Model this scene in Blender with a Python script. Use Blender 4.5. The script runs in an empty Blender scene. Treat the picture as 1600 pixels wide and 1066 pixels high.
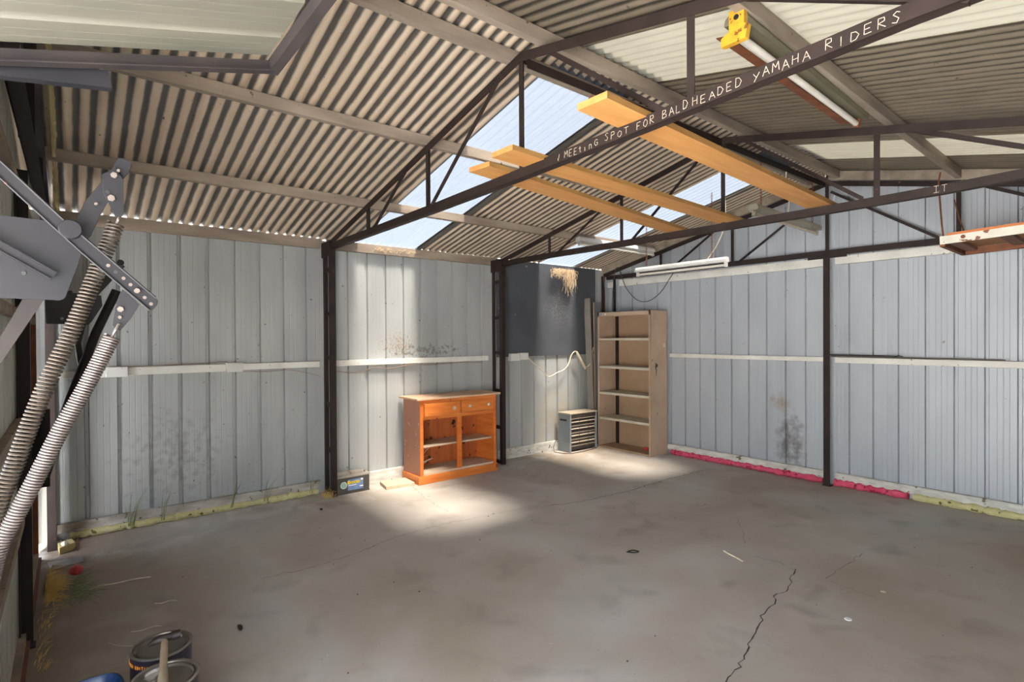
import bpy, math, random
from mathutils import Vector, Matrix
random.seed(7)
scene = bpy.context.scene
COL = scene.collection

# ------------------------------------------------------------------ camera
cam_d = bpy.data.cameras.new('camera')
cam_d.sensor_width = 36.0
cam_d.lens = 853.96 * 36.0 / 1600.0
cam_d.clip_start = 0.02
cam = bpy.data.objects.new('camera', cam_d)
COL.objects.link(cam)
CP = Vector((5.2989, -5.9766, 1.5))
FW = Vector((-0.77824444, 0.62791928, -0.00727783))
RT = Vector((0.62795779, 0.77822723, -0.00560306))
UP = RT.cross(FW).normalized()
RT = FW.cross(UP).normalized()
cam.matrix_world = Matrix(((RT.x, UP.x, -FW.x, CP.x), (RT.y, UP.y, -FW.y, CP.y),
                           (RT.z, UP.z, -FW.z, CP.z), (0, 0, 0, 1)))
scene.camera = cam

# ------------------------------------------------------------------ world, sun, exposure
SKY_STRENGTH = 0.70
SUN_STRENGTH = 46.0
EXPOSURE = 2.65
world = bpy.data.worlds.new('world')
scene.world = world
world.use_nodes = True
wn = world.node_tree
wn.nodes.clear()
w_out = wn.nodes.new('ShaderNodeOutputWorld')
w_bg = wn.nodes.new('ShaderNodeBackground')
w_sky = wn.nodes.new('ShaderNodeTexSky')
w_sky.sky_type = 'NISHITA'
w_sky.sun_disc = False
w_sky.sun_elevation = math.radians(62)
w_sky.sun_rotation = math.radians(90)
w_mul = wn.nodes.new('ShaderNodeMix'); w_mul.data_type = 'RGBA'
w_mul.inputs[0].default_value = 0.62
w_mul.inputs[7].default_value = (3.35, 3.35, 3.35, 1)      # bright thin cloud veil over the blue
wn.links.new(w_sky.outputs[0], w_mul.inputs[6])
wn.links.new(w_mul.outputs[2], w_bg.inputs[0])
w_bg.inputs[1].default_value = SKY_STRENGTH
wn.links.new(w_bg.outputs[0], w_out.inputs[0])

sun_d = bpy.data.lights.new('sun', 'SUN')
sun_d.energy = SUN_STRENGTH
sun_d.angle = math.radians(12)
sun_d.color = (1.0, 0.91, 0.78)
sun = bpy.data.objects.new('sun', sun_d)
sun.location = (6, -3, 9)
sun.rotation_euler = Vector((-0.38, 0.0, -0.925)).to_track_quat('-Z', 'Y').to_euler()
COL.objects.link(sun)

def portal(name, loc, rot, sx, sy):
    l = bpy.data.lights.new(name, 'AREA'); l.shape = 'RECTANGLE'; l.size = sx; l.size_y = sy
    l.energy = 1.0
    l.cycles.is_portal = True
    o = bpy.data.objects.new(name, l); o.location = loc; o.rotation_euler = rot; COL.objects.link(o)
portal('doorway_portal', (4.65, -6.3, 1.05), (math.radians(90), 0, math.radians(180)), 2.7, 2.1)

scene.view_settings.view_transform = 'Standard'
scene.view_settings.look = 'None'
scene.view_settings.exposure = EXPOSURE
scene.view_settings.gamma = 1.0
scene.view_settings.use_curve_mapping = False

# ------------------------------------------------------------------ geometry helpers
class MB:
    def __init__(s): s.v = []; s.f = []
    def add(s, vs, fs):
        n = len(s.v); s.v += [tuple(v) for v in vs]; s.f += [tuple(i + n for i in f) for f in fs]; return s
    def box(s, a, b):
        (x0, y0, z0), (x1, y1, z1) = a, b
        x0, x1 = sorted((x0, x1)); y0, y1 = sorted((y0, y1)); z0, z1 = sorted((z0, z1))
        return s.add([(x0,y0,z0),(x1,y0,z0),(x1,y1,z0),(x0,y1,z0),(x0,y0,z1),(x1,y0,z1),(x1,y1,z1),(x0,y1,z1)],
                     [(0,3,2,1),(4,5,6,7),(0,1,5,4),(1,2,6,5),(2,3,7,6),(3,0,4,7)])
    def sweep(s, prof, p0, p1, xdir):
        """closed 2-D profile (list of (a,b)) swept from p0 to p1; a along xdir, b along the third axis"""
        p0 = Vector(p0); p1 = Vector(p1); d = (p1 - p0).normalized()
        X = Vector(xdir); X = (X - d * X.dot(d)).normalized(); Y = d.cross(X)
        n = len(prof)
        vs = [p0 + X*a + Y*b for a, b in prof] + [p1 + X*a + Y*b for a, b in prof]
        fs = [(i, (i+1) % n, n + (i+1) % n, n + i) for i in range(n)]
        fs += [tuple(range(n-1, -1, -1)), tuple(range(n, 2*n))]
        return s.add(vs, fs)
    def bar(s, p0, p1, w, h, xdir=(0,0,1)):
        # w along xdir, h across
        return s.sweep([(-w/2,-h/2),(w/2,-h/2),(w/2,h/2),(-w/2,h/2)], p0, p1, xdir)
    def angle(s, p0, p1, a, xdir, t=.005, flip=1):
        # L section: one leg along +xdir, one along flip*(d x xdir)
        k = flip
        pr = [(0,0),(a,0),(a,k*t),(t,k*t),(t,k*a),(0,k*a)]
        return s.sweep(pr, p0, p1, xdir)
    def tube(s, pts, r, n=8, caps=True):
        pts = [Vector(p) for p in pts]; m = len(pts)
        rr = r if isinstance(r, (list, tuple)) else [r]*m
        t0 = (pts[1]-pts[0]).normalized()
        ref = Vector((0,0,1)) if abs(t0.z) < .9 else Vector((1,0,0))
        N = t0.cross(ref).normalized(); vs = []
        for i in range(m):
            t = (pts[min(i+1,m-1)] - pts[max(i-1,0)])
            t = t.normalized() if t.length > 1e-9 else t0
            N = (N - t*N.dot(t)); N = N.normalized() if N.length > 1e-6 else t.orthogonal().normalized()
            B = t.cross(N)
            for k in range(n):
                a = 2*math.pi*k/n
                vs.append(pts[i] + (N*math.cos(a) + B*math.sin(a))*rr[i])
        fs = [(i*n+k, i*n+(k+1) % n, (i+1)*n+(k+1) % n, (i+1)*n+k) for i in range(m-1) for k in range(n)]
        if caps: fs += [tuple(range(n-1,-1,-1)), tuple(range((m-1)*n, m*n))]
        return s.add(vs, fs)
    def lathe(s, prof, o, n=32, axis=(0,0,1), xd=None):
        # prof: (r, h) ; revolve about axis through o
        o = Vector(o); A = Vector(axis).normalized()
        X = (Vector(xd) if xd else A.orthogonal()).normalized(); Y = A.cross(X); m = len(prof); vs = []
        for r, h in prof:
            for k in range(n):
                a = 2*math.pi*k/n
                vs.append(o + A*h + (X*math.cos(a) + Y*math.sin(a))*r)
        fs = [(i*n+k, i*n+(k+1) % n, (i+1)*n+(k+1) % n, (i+1)*n+k) for i in range(m-1) for k in range(n)]
        return s.add(vs, fs)
    def disc(s, o, axis, r, t, n=20):
        o = Vector(o); A = Vector(axis).normalized()
        return s.lathe([(0.0001,0),(r,0),(r,t),(0.0001,t)], o, n, A)
    def prism(s, poly, d):
        """polygon of 3-D points extruded by vector d"""
        d = Vector(d); n = len(poly)
        vs = [Vector(p) for p in poly] + [Vector(p)+d for p in poly]
        fs = [(i,(i+1) % n, n+(i+1) % n, n+i) for i in range(n)] + [tuple(range(n-1,-1,-1)), tuple(range(n,2*n))]
        return s.add(vs, fs)
    def quad(s, a, b, c, d): return s.add([a,b,c,d], [(0,1,2,3)])

def obj(name, mb, mat, parent=None, smooth=False, bevel=0, fixn=True):
    me = bpy.data.meshes.new(name)
    me.from_pydata(mb.v, [], mb.f)
    me.update()
    if fixn:
        import bmesh
        bm = bmesh.new(); bm.from_mesh(me); bmesh.ops.recalc_face_normals(bm, faces=bm.faces); bm.to_mesh(me); bm.free()
    if mat: me.materials.append(mat)
    if smooth:
        for p in me.polygons: p.use_smooth = True
        try: me.set_sharp_from_angle(angle=math.radians(38))
        except Exception: pass
    o = bpy.data.objects.new(name, me)
    COL.objects.link(o)
    if parent is not None:
        o.parent = parent
        if parent.type == 'EMPTY': o.location = -parent.location
    if bevel:
        b = o.modifiers.new('bevel', 'BEVEL'); b.width = bevel; b.segments = 2; b.limit_method = 'ANGLE'
    return o

def thing(name, label, cat, loc, group=None):
    o = bpy.data.objects.new(name, None)
    o.empty_display_size = .1
    o.location = loc
    COL.objects.link(o)
    o['label'] = label; o['category'] = cat
    if group: o['group'] = group
    return o
def tag(o, label, cat, group=None, kind=None):
    o['label'] = label; o['category'] = cat
    if group: o['group'] = group
    if kind: o['kind'] = kind
    return o
def struct(o):
    o['kind'] = 'structure'; return o

# ------------------------------------------------------------------ materials
def lin(c):
    return tuple(((x/255)/12.92 if x/255 <= .04045 else ((x/255+.055)/1.055)**2.4) for x in c) + (1,)
def mat(name, c1, c2=None, scale=6.0, rough=.6, metal=0.0, bump=0.0, bscale=40, stretch=(1,1,1), detail=5,
        specks=None, spscale=30, spth=.72, mid=.5, wid=.25, spec=.5):
    m = bpy.data.materials.new(name); m.use_nodes = True
    nt = m.node_tree; P = nt.nodes['Principled BSDF']
    P.inputs['Roughness'].default_value = rough; P.inputs['Metallic'].default_value = metal
    P.inputs['Specular IOR Level'].default_value = spec
    c1 = lin(c1)
    tc = nt.nodes.new('ShaderNodeTexCoord'); mp = nt.nodes.new('ShaderNodeMapping')
    mp.inputs['Scale'].default_value = stretch
    nt.links.new(tc.outputs['Object'], mp.inputs[0])
    col = None
    if c2 is None: P.inputs['Base Color'].default_value = c1
    else:
        n = nt.nodes.new('ShaderNodeTexNoise'); n.inputs['Scale'].default_value = scale; n.inputs['Detail'].default_value = detail
        r = nt.nodes.new('ShaderNodeValToRGB')
        r.color_ramp.elements[0].position = mid-wid; r.color_ramp.elements[0].color = c1
        r.color_ramp.elements[1].position = mid+wid; r.color_ramp.elements[1].color = lin(c2)
        nt.links.new(mp.outputs[0], n.inputs[0]); nt.links.new(n.outputs[0], r.inputs[0])
        col = r.outputs[0]
        nt.links.new(col, P.inputs['Base Color'])
    if specks:
        n2 = nt.nodes.new('ShaderNodeTexNoise'); n2.inputs['Scale'].default_value = spscale; n2.inputs['Detail'].default_value = 3
        r2 = nt.nodes.new('ShaderNodeValToRGB')
        r2.color_ramp.elements[0].position = spth; r2.color_ramp.elements[0].color = (0,0,0,1)
        r2.color_ramp.elements[1].position = spth+.03; r2.color_ramp.elements[1].color = (1,1,1,1)
        mx = nt.nodes.new('ShaderNodeMix'); mx.data_type = 'RGBA'
        mx.inputs[7].default_value = lin(specks)
        nt.links.new(tc.outputs['Object'], n2.inputs[0]); nt.links.new(n2.outputs[0], r2.inputs[0])
        nt.links.new(r2.outputs[0], mx.inputs[0])
        if col: nt.links.new(col, mx.inputs[6])
        else: mx.inputs[6].default_value = c1
        nt.links.new(mx.outputs[2], P.inputs['Base Color'])
    if bump:
        nb = nt.nodes.new('ShaderNodeTexNoise'); nb.inputs['Scale'].default_value = bscale; nb.inputs['Detail'].default_value = 6
        b = nt.nodes.new('ShaderNodeBump'); b.inputs['Strength'].default_value = bump; b.inputs['Distance'].default_value = .01
        nt.links.new(mp.outputs[0], nb.inputs[0]); nt.links.new(nb.outputs[0], b.inputs['Height']); nt.links.new(b.outputs[0], P.inputs['Normal'])
    return m

M = {}
M['wall_left'] = mat('wall_sheet_left', (150,152,150), (172,173,170), 3, .5, .15, stretch=(1,1,.35), specks=(110,95,78), spscale=26, spth=.70, detail=8)
M['wall_back'] = mat('wall_sheet_back', (158,162,168), (174,177,181), 3, .5, .15, stretch=(1,1,.3), specks=(120,112,104), spscale=24, spth=.72, detail=8)
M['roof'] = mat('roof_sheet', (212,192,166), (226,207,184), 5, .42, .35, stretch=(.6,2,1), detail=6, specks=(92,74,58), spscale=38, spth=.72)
M['roof_right_shaded'] = mat('roof_sheet_right_shaded', (124,112,96), (142,129,112), 5, .42, .45, stretch=(.6,2,1), detail=6, specks=(98,78,60), spscale=38, spth=.70)  # browner than the left; the right slope's shade is put into this darker base
M['lap'] = mat('sheet_lap', (84,84,78), (112,110,100), 8, .6, .2, stretch=(.4,3,1))
M['steel'] = mat('brown_steel', (34,26,23), (50,38,34), 9, .65, .0, spec=.25, specks=(120,82,60), spscale=30, spth=.74)
M['steel_dark'] = mat('dark_steel', (30,26,26), (46,39,37), 9, .65, .0, spec=.25)
M['blue_steel'] = mat('blued_steel', (22,22,26), (36,34,37), 5, .5, .0, spec=.22, specks=(98,66,50), spscale=18, spth=.73)
M['spring1'] = mat('spring_rusty', (58,50,42), (80,69,59), 30, .5, .4)
M['spring2'] = mat('spring_bright', (96,86,82), (120,109,104), 30, .42, .6)
M['bolt'] = mat('bolt_zinc', (96,86,80), (124,114,107), 30, .4, .5)
M['hammer_head'] = mat('hammer_head', (30,20,18), (50,36,32), 12, .6, .0)
M['rust'] = mat('rusty_steel', (92,52,32), (134,78,44), 12, .7, .2, bump=.2)
M['purlin'] = mat('purlin_timber', (112,98,86), (162,147,130), 3, .8, 0, stretch=(3,.6,3), bump=.15, specks=(82,68,56), spscale=20, spth=.70)
M['girt'] = mat('girt_white', (196,192,182), (222,219,210), 5, .65, 0, specks=(86,72,60), spscale=34, spth=.70, bump=.1)
M['plate'] = mat('bottom_plate', (170,165,155), (218,214,205), 4, .75, 0, stretch=(3,3,9), bump=.2, specks=(110,94,76), spscale=14, spth=.64)
M['plate_dirty'] = mat('bottom_plate_dirty', (112,98,80), (206,200,190), 2.2, .8, 0, stretch=(1,1.4,5), bump=.25, specks=(104,88,70), spscale=22, spth=.64)
M['foam_yellow'] = mat('foam_yellow', (186,176,120), (206,198,150), 16, .85, 0, bump=.6, bscale=30, specks=(110,92,50), spscale=18, spth=.64)
M['foam_pink'] = mat('foam_pink', (196,48,84), (222,96,120), 10, .85, 0, bump=.8, bscale=30, specks=(150,24,54), spscale=22, spth=.6)
M['plank'] = mat('pine_plank', (172,118,60), (196,142,82), 3.0, .55, 0, stretch=(9,1,9), detail=7, specks=(150,94,44), spscale=7, spth=.76, bump=.08)
M['plank_edge'] = mat('pine_plank_edge', (128,92,46), (156,114,60), 6, .7, 0, stretch=(3,1,3), bump=.2)
M['white_paint'] = mat('white_lettering', (200,186,166), (140,124,108), 60, .8)
M['batten_white'] = mat('fixture_enamel', (190,188,182), (212,210,205), 4, .45, .0, specks=(140,120,96), spscale=22, spth=.72)
M['batten_grey'] = mat('fixture_old_grey', (140,134,118), (170,164,148), 5, .5, .1, specks=(92,76,56), spscale=20, spth=.68)
M['batten_olive'] = mat('fixture_olive', (92,88,70), (116,110,90), 6, .5, .1, specks=(130,84,50), spscale=12, spth=.64)
M['tube'] = mat('fluoro_tube', (222,216,206), (206,198,186), 9, .25)
M['tube_old'] = mat('fluoro_tube_dusty', (204,190,172), (176,160,140), 9, .4)
M['yellow_cap'] = mat('yellow_lampholder', (206,160,44), (168,116,30), 20, .5, 0, specks=(110,66,24), spscale=40, spth=.62)
M['black'] = mat('black_plastic', (22,20,20), (36,33,32), 10, .5)
M['cable_dark'] = mat('cable_dark', (60,56,54), None, rough=.6)
M['cable_white'] = mat('cable_cream', (222,208,184), (200,184,158), 20, .6)
M['cable_brown'] = mat('cable_brown', (128,104,84), (150,126,104), 20, .6)
M['shelf_steel'] = mat('bookcase_brown_steel', (176,150,127), (192,166,143), 4, .5, .05, specks=(100,78,60), spscale=18, spth=.72)
M['shelf_inside'] = mat('bookcase_back', (156,126,98), (172,142,114), 4, .55, .05)
M['shelf_board'] = mat('shelf_dusty_white', (178,168,150), (204,196,180), 8, .7, 0, specks=(132,110,86), spscale=20, spth=.66)
M['wood'] = mat('orange_pine', (188,92,34), (214,122,54), 3.4, .35, 0, stretch=(1,1.2,8), detail=6, specks=(120,50,18), spscale=9, spth=.70)
M['wood_h'] = mat('orange_pine_rails', (190,98,38), (216,130,60), 3.4, .35, 0, stretch=(6,1,8), detail=6, specks=(126,56,20), spscale=10, spth=.70)
M['wood_side'] = mat('orange_pine_dusty_side', (146,96,72), (166,114,90), 3, .55, 0, stretch=(1,5,.7), specks=(200,176,150), spscale=16, spth=.74)
M['wood_back'] = mat('orange_pine_back', (160,78,36), (186,100,50), 4, .5, 0, stretch=(1,6,1), specks=(44,28,20), spscale=11, spth=.64)
M['wood_dust'] = mat('dusty_pine_top', (186,142,110), (208,176,148), 5, .8, 0, stretch=(4,1,1))
M['dust_shelf'] = mat('dusty_shelf', (186,160,132), (206,186,162), 6, .85)
M['knob'] = mat('ceramic_knob', (206,190,170), (170,150,128), 30, .35)
M['battery'] = mat('battery_case', (62,58,52), (84,80,72), 8, .5)
M['battery_lid'] = mat('battery_lid', (150,140,128), (178,168,154), 12, .7)
M['lab_blue'] = mat('label_blue', (86,112,158), (128,148,184), 14, .5)
M['lab_yellow'] = mat('label_yellow', (236,214,60), (226,196,48), 30, .5)
M['lab_white'] = mat('label_white', (226,226,226), None, rough=.5)
M['lab_green'] = mat('label_green', (130,170,140), (180,200,190), 40, .5)
M['lab_dark'] = mat('label_dark', (40,40,52), None, rough=.5)
M['lab_red'] = mat('label_red', (150,40,30), None, rough=.5)
M['paver'] = mat('concrete_paver', (170,154,126), (188,172,146), 8, .9, bump=.2)
M['mesh_board'] = mat('black_board', (60,62,67), (76,79,84), 2.5, .7, 0, specks=(170,170,170), spscale=16, spth=.735)
M['grey_board'] = mat('grey_laminate', (112,104,96), (134,126,116), 4, .6)
M['edge_pine'] = mat('board_edge', (222,170,120), (206,150,100), 10, .7)
M['slate'] = mat('slate_board', (58,58,62), (70,70,72), 5, .6)
M['heater'] = mat('heater_grey', (112,118,120), (132,138,140), 5, .45, .1)
M['heater_top'] = mat('heater_dusty_top', (186,170,146), (160,146,126), 12, .8)
M['heater_dark'] = mat('heater_dark', (46,42,40), (70,62,56), 10, .5)
M['reflector'] = mat('heater_reflector', (190,164,130), (222,206,184), 18, .35, .3, specks=(92,62,42), spscale=14, spth=.58)
M['straw'] = mat('nest_straw', (222,200,164), (190,160,122), 20, .9)
M['straw_brown'] = mat('dry_grass_brown', (150,108,84), (120,80,60), 20, .9)
M['dry_grass'] = mat('dry_grass', (226,194,120), (196,160,90), 20, .9)
M['green_grass'] = mat('green_grass', (92,106,62), (122,134,82), 20, .8)
M['concrete'] = None
M['crack'] = mat('crack_dark', (58,50,44), (76,66,58), 30, .95)
M['can_black'] = mat('can_label_dark', (30,26,34), (46,36,48), 9, .4)
M['can_purple'] = mat('can_label_purple', (70,34,72), None, rough=.4)
M['can_metal'] = mat('can_metal', (120,112,102), (150,140,130), 14, .35, .7)
M['can_lid'] = mat('can_lid_painted', (96,88,76), (186,180,170), 7, .35, .2, mid=.56, wid=.02)
M['orange_text'] = mat('orange_lettering', (240,150,44), None, rough=.5)
M['handle_wood'] = mat('hammer_handle', (150,132,106), (176,158,130), 12, .7, stretch=(1,1,8))
M['blue_plastic'] = mat('blue_plastic', (34,58,98), (44,72,116), 6, .35, specks=(150,160,176), spscale=30, spth=.74)
M['red'] = mat('red_crushed', (200,70,62), (166,44,42), 14, .4, bump=.5)
M['foil'] = mat('blister_foil', (150,152,156), (206,206,210), 22, .3, .6, bump=.3)
M['block'] = mat('foam_block', (158,142,96), (180,164,112), 9, .9, bump=.3)
M['dark_bits'] = mat('dark_debris', (34,28,26), (52,42,36), 30, .8)
M['leaf'] = mat('pale_debris', (196,178,146), (226,216,196), 30, .9)
M['rack_white'] = mat('rack_chipped_white', (196,190,172), (218,212,196), 9, .55, 0, specks=(122,70,40), spscale=14, spth=.66)
M['rack_wood'] = mat('rack_board', (176,98,44), (198,118,58), 4, .6, stretch=(1,4,1))
M['rack_wood_under'] = mat('rack_board_under', (140,96,56), (168,120,74), 4, .7, stretch=(1,4,1), specks=(90,54,34), spscale=9, spth=.64)
M['rack_brown'] = mat('rack_slat_brown', (98,62,48), (122,80,60), 6, .7)
M['door_leaf'] = mat('door_leaf_sheet', (168,168,160), (188,188,180), 3, .5, .1, stretch=(1,1,.3), specks=(120,104,84), spscale=20, spth=.70)
M['door_panel'] = mat('raised_door_sheet', (84,82,72), (100,96,84), 2, .5, .0, stretch=(6,1,1), specks=(200,186,110), spscale=4, spth=.74)
M['ground'] = mat('outside_ground', (148,153,160), (138,142,146), 2, .9)
M['web'] = mat('cobweb', (225,220,210), None, rough=.9)
M['teal'] = mat('teal_paint', (20,86,98), None, rough=.6)
M['greenmark'] = mat('green_spray', (120,150,110), None, rough=.8)

# translucent corrugated skylight sheet
def skylight(name, tr_col, tr, tl_col, tl, df_col):
    m = bpy.data.materials.new(name); m.use_nodes = True; nt = m.node_tree; nt.nodes.clear()
    out = nt.nodes.new('ShaderNodeOutputMaterial')
    t = nt.nodes.new('ShaderNodeBsdfTransparent'); t.inputs[0].default_value = tr_col
    l = nt.nodes.new('ShaderNodeBsdfTranslucent'); l.inputs[0].default_value = tl_col
    d = nt.nodes.new('ShaderNodeBsdfDiffuse'); d.inputs[0].default_value = df_col
    m1 = nt.nodes.new('ShaderNodeMixShader'); m1.inputs[0].default_value = tl
    m2 = nt.nodes.new('ShaderNodeMixShader'); m2.inputs[0].default_value = tr
    nt.links.new(d.outputs[0], m1.inputs[1]); nt.links.new(l.outputs[0], m1.inputs[2])
    nt.links.new(m1.outputs[0], m2.inputs[1]); nt.links.new(t.outputs[0], m2.inputs[2])
    # dirt streaks along the fall of the sheet
    tc = nt.nodes.new('ShaderNodeTexCoord'); mp = nt.nodes.new('ShaderNodeMapping'); mp.inputs['Scale'].default_value = (1.2, 14, 1)
    n = nt.nodes.new('ShaderNodeTexNoise'); n.inputs['Scale'].default_value = 2; n.inputs['Detail'].default_value = 6
    mr = nt.nodes.new('ShaderNodeMapRange'); mr.inputs[1].default_value = .35; mr.inputs[2].default_value = .7
    mr.inputs[3].default_value = tl*1.12; mr.inputs[4].default_value = tl*.8
    nt.links.new(tc.outputs['Object'], mp.inputs[0]); nt.links.new(mp.outputs[0], n.inputs[0])
    nt.links.new(n.outputs[0], mr.inputs[0]); nt.links.new(mr.outputs[0], m1.inputs[0])
    nt.links.new(m2.outputs[0], out.inputs[0])
    return m
M['sky_clear'] = skylight('skylight_clear', (.94,.95,.99,1), .038, (.006,.007,.008,1), .5, (.20,.23,.27,1))
M['sky_cream'] = skylight('skylight_cream', (.7,.66,.5,1), .0, (.0080,.0076,.0062,1), .5, (.46,.44,.37,1))

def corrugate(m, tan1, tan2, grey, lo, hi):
    """tan on the low flutes of the sheet, grey on the high ones"""
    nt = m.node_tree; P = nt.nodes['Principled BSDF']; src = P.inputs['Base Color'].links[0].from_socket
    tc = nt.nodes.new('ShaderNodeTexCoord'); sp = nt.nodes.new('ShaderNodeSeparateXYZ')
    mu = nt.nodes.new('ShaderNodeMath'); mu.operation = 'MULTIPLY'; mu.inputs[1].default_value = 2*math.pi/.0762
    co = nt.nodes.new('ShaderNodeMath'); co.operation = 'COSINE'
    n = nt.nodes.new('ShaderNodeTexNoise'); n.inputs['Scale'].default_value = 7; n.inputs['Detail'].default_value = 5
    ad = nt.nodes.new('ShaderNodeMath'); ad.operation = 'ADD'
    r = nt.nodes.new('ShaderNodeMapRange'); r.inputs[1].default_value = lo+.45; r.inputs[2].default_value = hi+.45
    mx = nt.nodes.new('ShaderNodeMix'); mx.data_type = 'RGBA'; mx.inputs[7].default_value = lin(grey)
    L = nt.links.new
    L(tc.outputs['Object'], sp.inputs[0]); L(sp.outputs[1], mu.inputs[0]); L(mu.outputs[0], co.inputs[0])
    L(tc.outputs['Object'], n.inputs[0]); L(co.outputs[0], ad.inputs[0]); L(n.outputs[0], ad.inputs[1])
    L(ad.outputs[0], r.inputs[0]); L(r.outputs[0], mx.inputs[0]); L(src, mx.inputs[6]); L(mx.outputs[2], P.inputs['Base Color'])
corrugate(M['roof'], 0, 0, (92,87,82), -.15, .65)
corrugate(M['roof_right_shaded'], 0, 0, (70,63,55), .1, .8)
def stain_or_light(m, centre, radii, colour, nscale, lo, hi, amount):
    """an irregular grime or lit patch with its own place and outline on a wall material"""
    nt = m.node_tree; P = nt.nodes['Principled BSDF']; src = P.inputs['Base Color'].links[0].from_socket
    tc = nt.nodes.new('ShaderNodeTexCoord'); mp = nt.nodes.new('ShaderNodeMapping'); mp.vector_type = 'TEXTURE'
    mp.inputs['Location'].default_value = centre; mp.inputs['Scale'].default_value = radii
    g = nt.nodes.new('ShaderNodeTexGradient'); g.gradient_type = 'SPHERICAL'
    n = nt.nodes.new('ShaderNodeTexNoise'); n.inputs['Scale'].default_value = nscale; n.inputs['Detail'].default_value = 8
    mu = nt.nodes.new('ShaderNodeMath'); mu.operation = 'MULTIPLY'
    pw = nt.nodes.new('ShaderNodeMath'); pw.operation = 'POWER'; pw.inputs[1].default_value = .45
    r = nt.nodes.new('ShaderNodeMapRange'); r.inputs[1].default_value = lo; r.inputs[2].default_value = hi; r.inputs[4].default_value = amount
    mx = nt.nodes.new('ShaderNodeMix'); mx.data_type = 'RGBA'; mx.inputs[7].default_value = lin(colour)
    L = nt.links.new
    L(tc.outputs['Object'], mp.inputs[0]); L(mp.outputs[0], g.inputs[0]); L(g.outputs['Fac'], pw.inputs[0]); L(tc.outputs['Object'], n.inputs[0])
    L(pw.outputs[0], mu.inputs[0]); L(n.outputs[0], mu.inputs[1]); L(mu.outputs[0], r.inputs[0]); L(r.outputs[0], mx.inputs[0])
    L(src, mx.inputs[6]); L(mx.outputs[2], P.inputs['Base Color'])
stain_or_light(M['wall_back'], (2.62,0,.36), (.24,1,.50), (96,88,82), 12, .28, .50, .75)
stain_or_light(M['wall_back'], (2.50,0,.78), (.16,1,.16), (142,128,112), 10, .25, .5, .8)
stain_or_light(M['wall_left'], (0,-3.25,1.42), (1,.6,.34), (146,118,86), 44, .45, .55, .7)
stain_or_light(M['wall_left'], (0,-2.9,1.36), (1,.9,.16), (96,88,80), 26, .42, .5, .6)
stain_or_light(M['wall_left'], (0,-5.3,.55), (1,.8,.8), (112,108,100), 18, .40, .60, .5)
stain_or_light(M['wall_left'], (0,-1.0,.35), (1,.7,.8), (176,162,138), 8, .30, .55, .6)
stain_or_light(M['mesh_board'], (.02,-.9,1.9), (1,.7,.7), (120,118,112), 60, .46, .56, .45)  # paler speckled area: light falling on the board, put into its colour
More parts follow.
